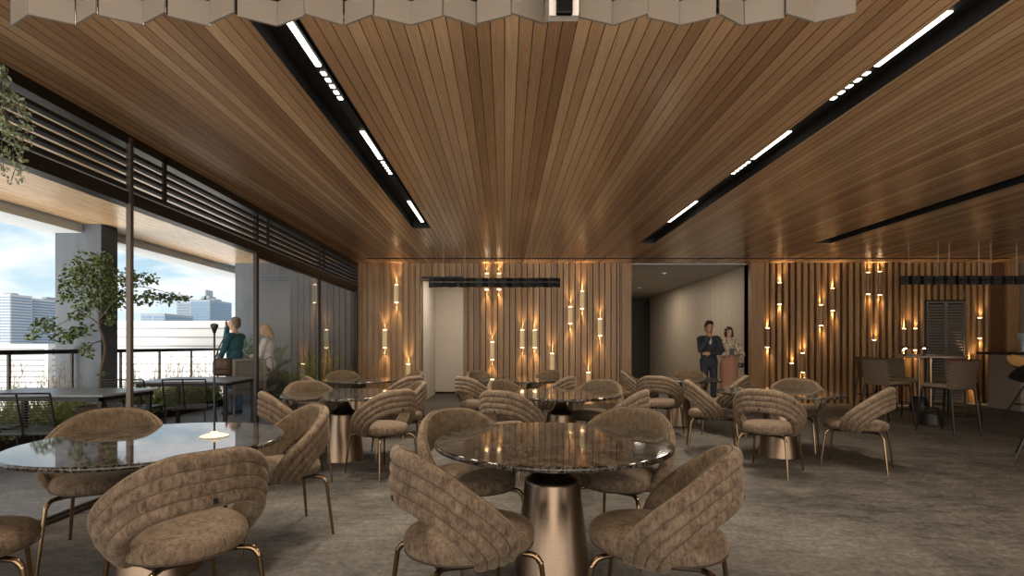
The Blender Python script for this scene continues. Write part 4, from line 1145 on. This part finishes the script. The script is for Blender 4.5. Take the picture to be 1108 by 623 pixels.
bmesh.ops.recalc_face_normals(bm, faces=bm.faces); obj('emblem', bm, simple('pale emblem', hexc('8d8a86'), .4, .5), t)
# couple
CD = 10.75
suit = simple('charcoal suit', hexc('2b2d33'), .75, 0, .1, 20); wsh = simple('white shirt', hexc('d8d4cf'), .7)
dkhair = simple('dark brown hair', hexc('1d1512'), .6, 0, .3, 60); bob = simple('dark bob hair', hexc('2a1713'), .5, 0, .2, 40)
curly = [((0, -.02, 1.72), (.085, .09, .065)), ((0, -.055, 1.64), (.08, .05, .08)), ((.05, .055, 1.755), (.038, .036, .03)), ((-.045, .06, 1.75), (.036, .034, .03)), ((0, .066, 1.765), (.036, .036, .028)), ((.03, .02, 1.785), (.04, .04, .025)), ((-.03, .0, 1.785), (.04, .04, .025)), ((.074, -.01, 1.695), (.02, .045, .045)), ((-.074, -.01, 1.695), (.02, .045, .045))]
person('man in dark suit with one hand at his chin, standing before the corridor', (PX(767, CD), CD, 0), 262, 1.72, SKIN[1],
       {-1: ((-.27, .06, 1.12), (.02, .20, 1.10), (1, .05, 0), (0, -1, 0), .5, 1), 1: ((.21, .17, 1.17), (.055, .20, 1.43), (-.35, -.1, .8), (-.3, -1, 0), .8, -1)},
       [('shirt', 'shirtfront', wsh), ('suit_jacket', 'jacket', suit), ('suit_trousers', 'trousers', suit), ('shoes', 'shoes', dkshoe)], (dkhair, curly), False, (.02, .1))
def pattern():
    t = NT('patterned blouse'); v, x, y, z = t.pos(True)
    n = t.noise(v, 26, 2, .5, .5); return t.bsdf(t.mix(t.ramp(n, [(.52, 0), (.58, 1)]), hexc('c8b79c'), hexc('5d5040')), .75)
rose = simple('rose brown skirt', hexc('a5775f'), .75, 0, .06, 8)
bobh = [((0, -.012, 1.69), (.088, .10, .082)), ((0, -.05, 1.62), (.092, .06, .11)), ((.074, .02, 1.60), (.022, .06, .085)), ((-.074, .02, 1.60), (.022, .06, .085)), ((0, .075, 1.715), (.06, .03, .03))]
person('woman in patterned blouse and rose skirt holding a phone, beside the suited man', (PX(788, CD), CD - .02, 0), 255, 1.63, SKIN[0],
       {-1: ((-.25, .06, 1.13), (-.05, .20, 1.17), (.8, .25, .2), (0, -1, .3), .7, 1), 1: ((.25, .06, 1.13), (.05, .21, 1.15), (-.8, .25, .2), (0, -1, .3), .7, -1)},
       [('blouse', 'puff', pattern()), ('skirt', 'skirt', rose), ('shoes', 'shoes', dkshoe)], (bob, bobh), True, (0, .15))
t = thing('phone', 'dark phone in the hands of the woman in rose skirt', 'phone', (PX(786, CD), CD - .27, 1.12), math.radians(-10))
obj('case', rbox(-.036, .036, -.005, .005, -.07, .07, .004), M['black'], t)
obj('screen', rbox(-.032, .032, .005, .0065, -.064, .064, .0005, 1), simple('phone screen', hexc('20242a'), .08), t)
t = thing('clutch_bag', 'small black clutch bag against the hip of the woman in rose skirt', 'bag', (PX(799.5, CD), CD - .02, PZ(395, CD)), math.radians(-10))
obj('body', rbox(-.1, .1, -.03, .03, -.05, .05, .01), bk, t, True)
bm = rbox(-.012, .012, -.036, -.029, -.005, .015, .003); obj('clasp', bm, M['linenedge'], t)
bm = BM(); tube(bm, smooth_path([(-.08, 0, .045), (-.085, 0, .13), (-.06, .02, .2), (-.02, .0, .13), (0, 0, .045)], 16), .005, 6); obj('strap', bm, bk, t)

# ------------------------------------------------------------------ the city beyond the terrace
M['bwhite'] = simple('white facade', hexc('a6a5a2'), .8)
M['bgrey'] = simple('grey facade', hexc('80888f'), .7)
M['bglass'] = simple('blue window band', hexc('5f7890'), .25)
M['bline'] = simple('grey window line', hexc('6c7074'), .6)
def tower(px0, px1, ytop, d, depth, label, floors_y, band, z0=-60, mat='bwhite', wins=None, crown=None):
    x0, x1 = PX(px0, d), PX(px1, d); zt = PZ(ytop, d)
    t = thing('building', label, 'building', (0, 0, 0), 0, 'city buildings')
    b = BM(); box(b, x0, x1, d, d + depth, z0, zt); obj('facade', b, M[mat], t)
    wb = BM(); step = floors_y * d / F; z = zt - step * .8
    while z > PZ(430, d):
        for a, c in (wins or [(.04, .96)]):
            box(wb, x0 + (x1 - x0) * a, x0 + (x1 - x0) * c, d - .05 * d / 60, d, z - step * band, z)
            box(wb, x1, x1 + .05 * d / 60, d + depth * .04, d + depth * .96, z - step * band, z) if c > .9 else None
        z -= step
    obj('window_bands', wb, M['bglass'] if mat != 'bwhite' or wins else M['bline'], t)
    if crown:
        b = BM()
        for a, c, hh in crown: box(b, x0 + (x1 - x0) * a, x0 + (x1 - x0) * c, d + depth * .3, d + depth * .6, zt, zt + hh * d / F)
        obj('roof_structure', b, M['bgrey'], t)
tower(-8, 11, 318, 150, 7, 'left half of pale twin tower block with blue glazed centre', 3.2, .5, wins=[(.05, .5), (.55, .98)], crown=[(.2, .7, 2)])
tower(12, 30, 322, 158, 14, 'white tower block with blue window bands behind the terrace tree', 3.0, .55, wins=[(.1, .4), (.5, .95)])
tower(29.5, 47, 323, 170, 12, 'grey windowed tower just beside the concrete column', 3.0, .5, mat='bgrey', wins=[(.1, .46), (.54, .96)], crown=[(.3, .6, 3)])
tower(-40, 52, 372, 90, 20, 'low pale apartment block seen below the railing, column side', 6, .22)
tower(44, 62, 340, 230, 14, 'distant grey block just behind the concrete column', 3, .5, mat='bgrey', wins=[(.1, .9)])
tower(118, 300, 347, 75, 22, 'long white building with thin window lines filling the view past the column', 9.5, .12)
tower(100, 310, 379, 62, 8, 'lower white wing with thin lines in front of the long white building', 8, .12)
tower(152, 178, 339, 130, 12, 'small grey block with windows peeping over the long white building', 3.5, .6, mat='bgrey', wins=[(.05, .45), (.55, .95)])
tower(191, 206, 327, 240, 16, 'pale slim tower next to the blue glass tower', 3, .4, mat='bgrey', wins=[(.1, .9)])
tower(206, 227, 324, 200, 16, 'blue glass tower with a rooftop mast over the long white building', 3, .75, mat='bgrey', wins=[(.03, .97)], crown=[(.1, .9, 2), (.36, .44, 12), (.2, .6, 5)])
bm = BM(); box(bm, -900, 600, 30, 1200, -60.2, -60); o = struct('ground', bm, M['bgrey'])
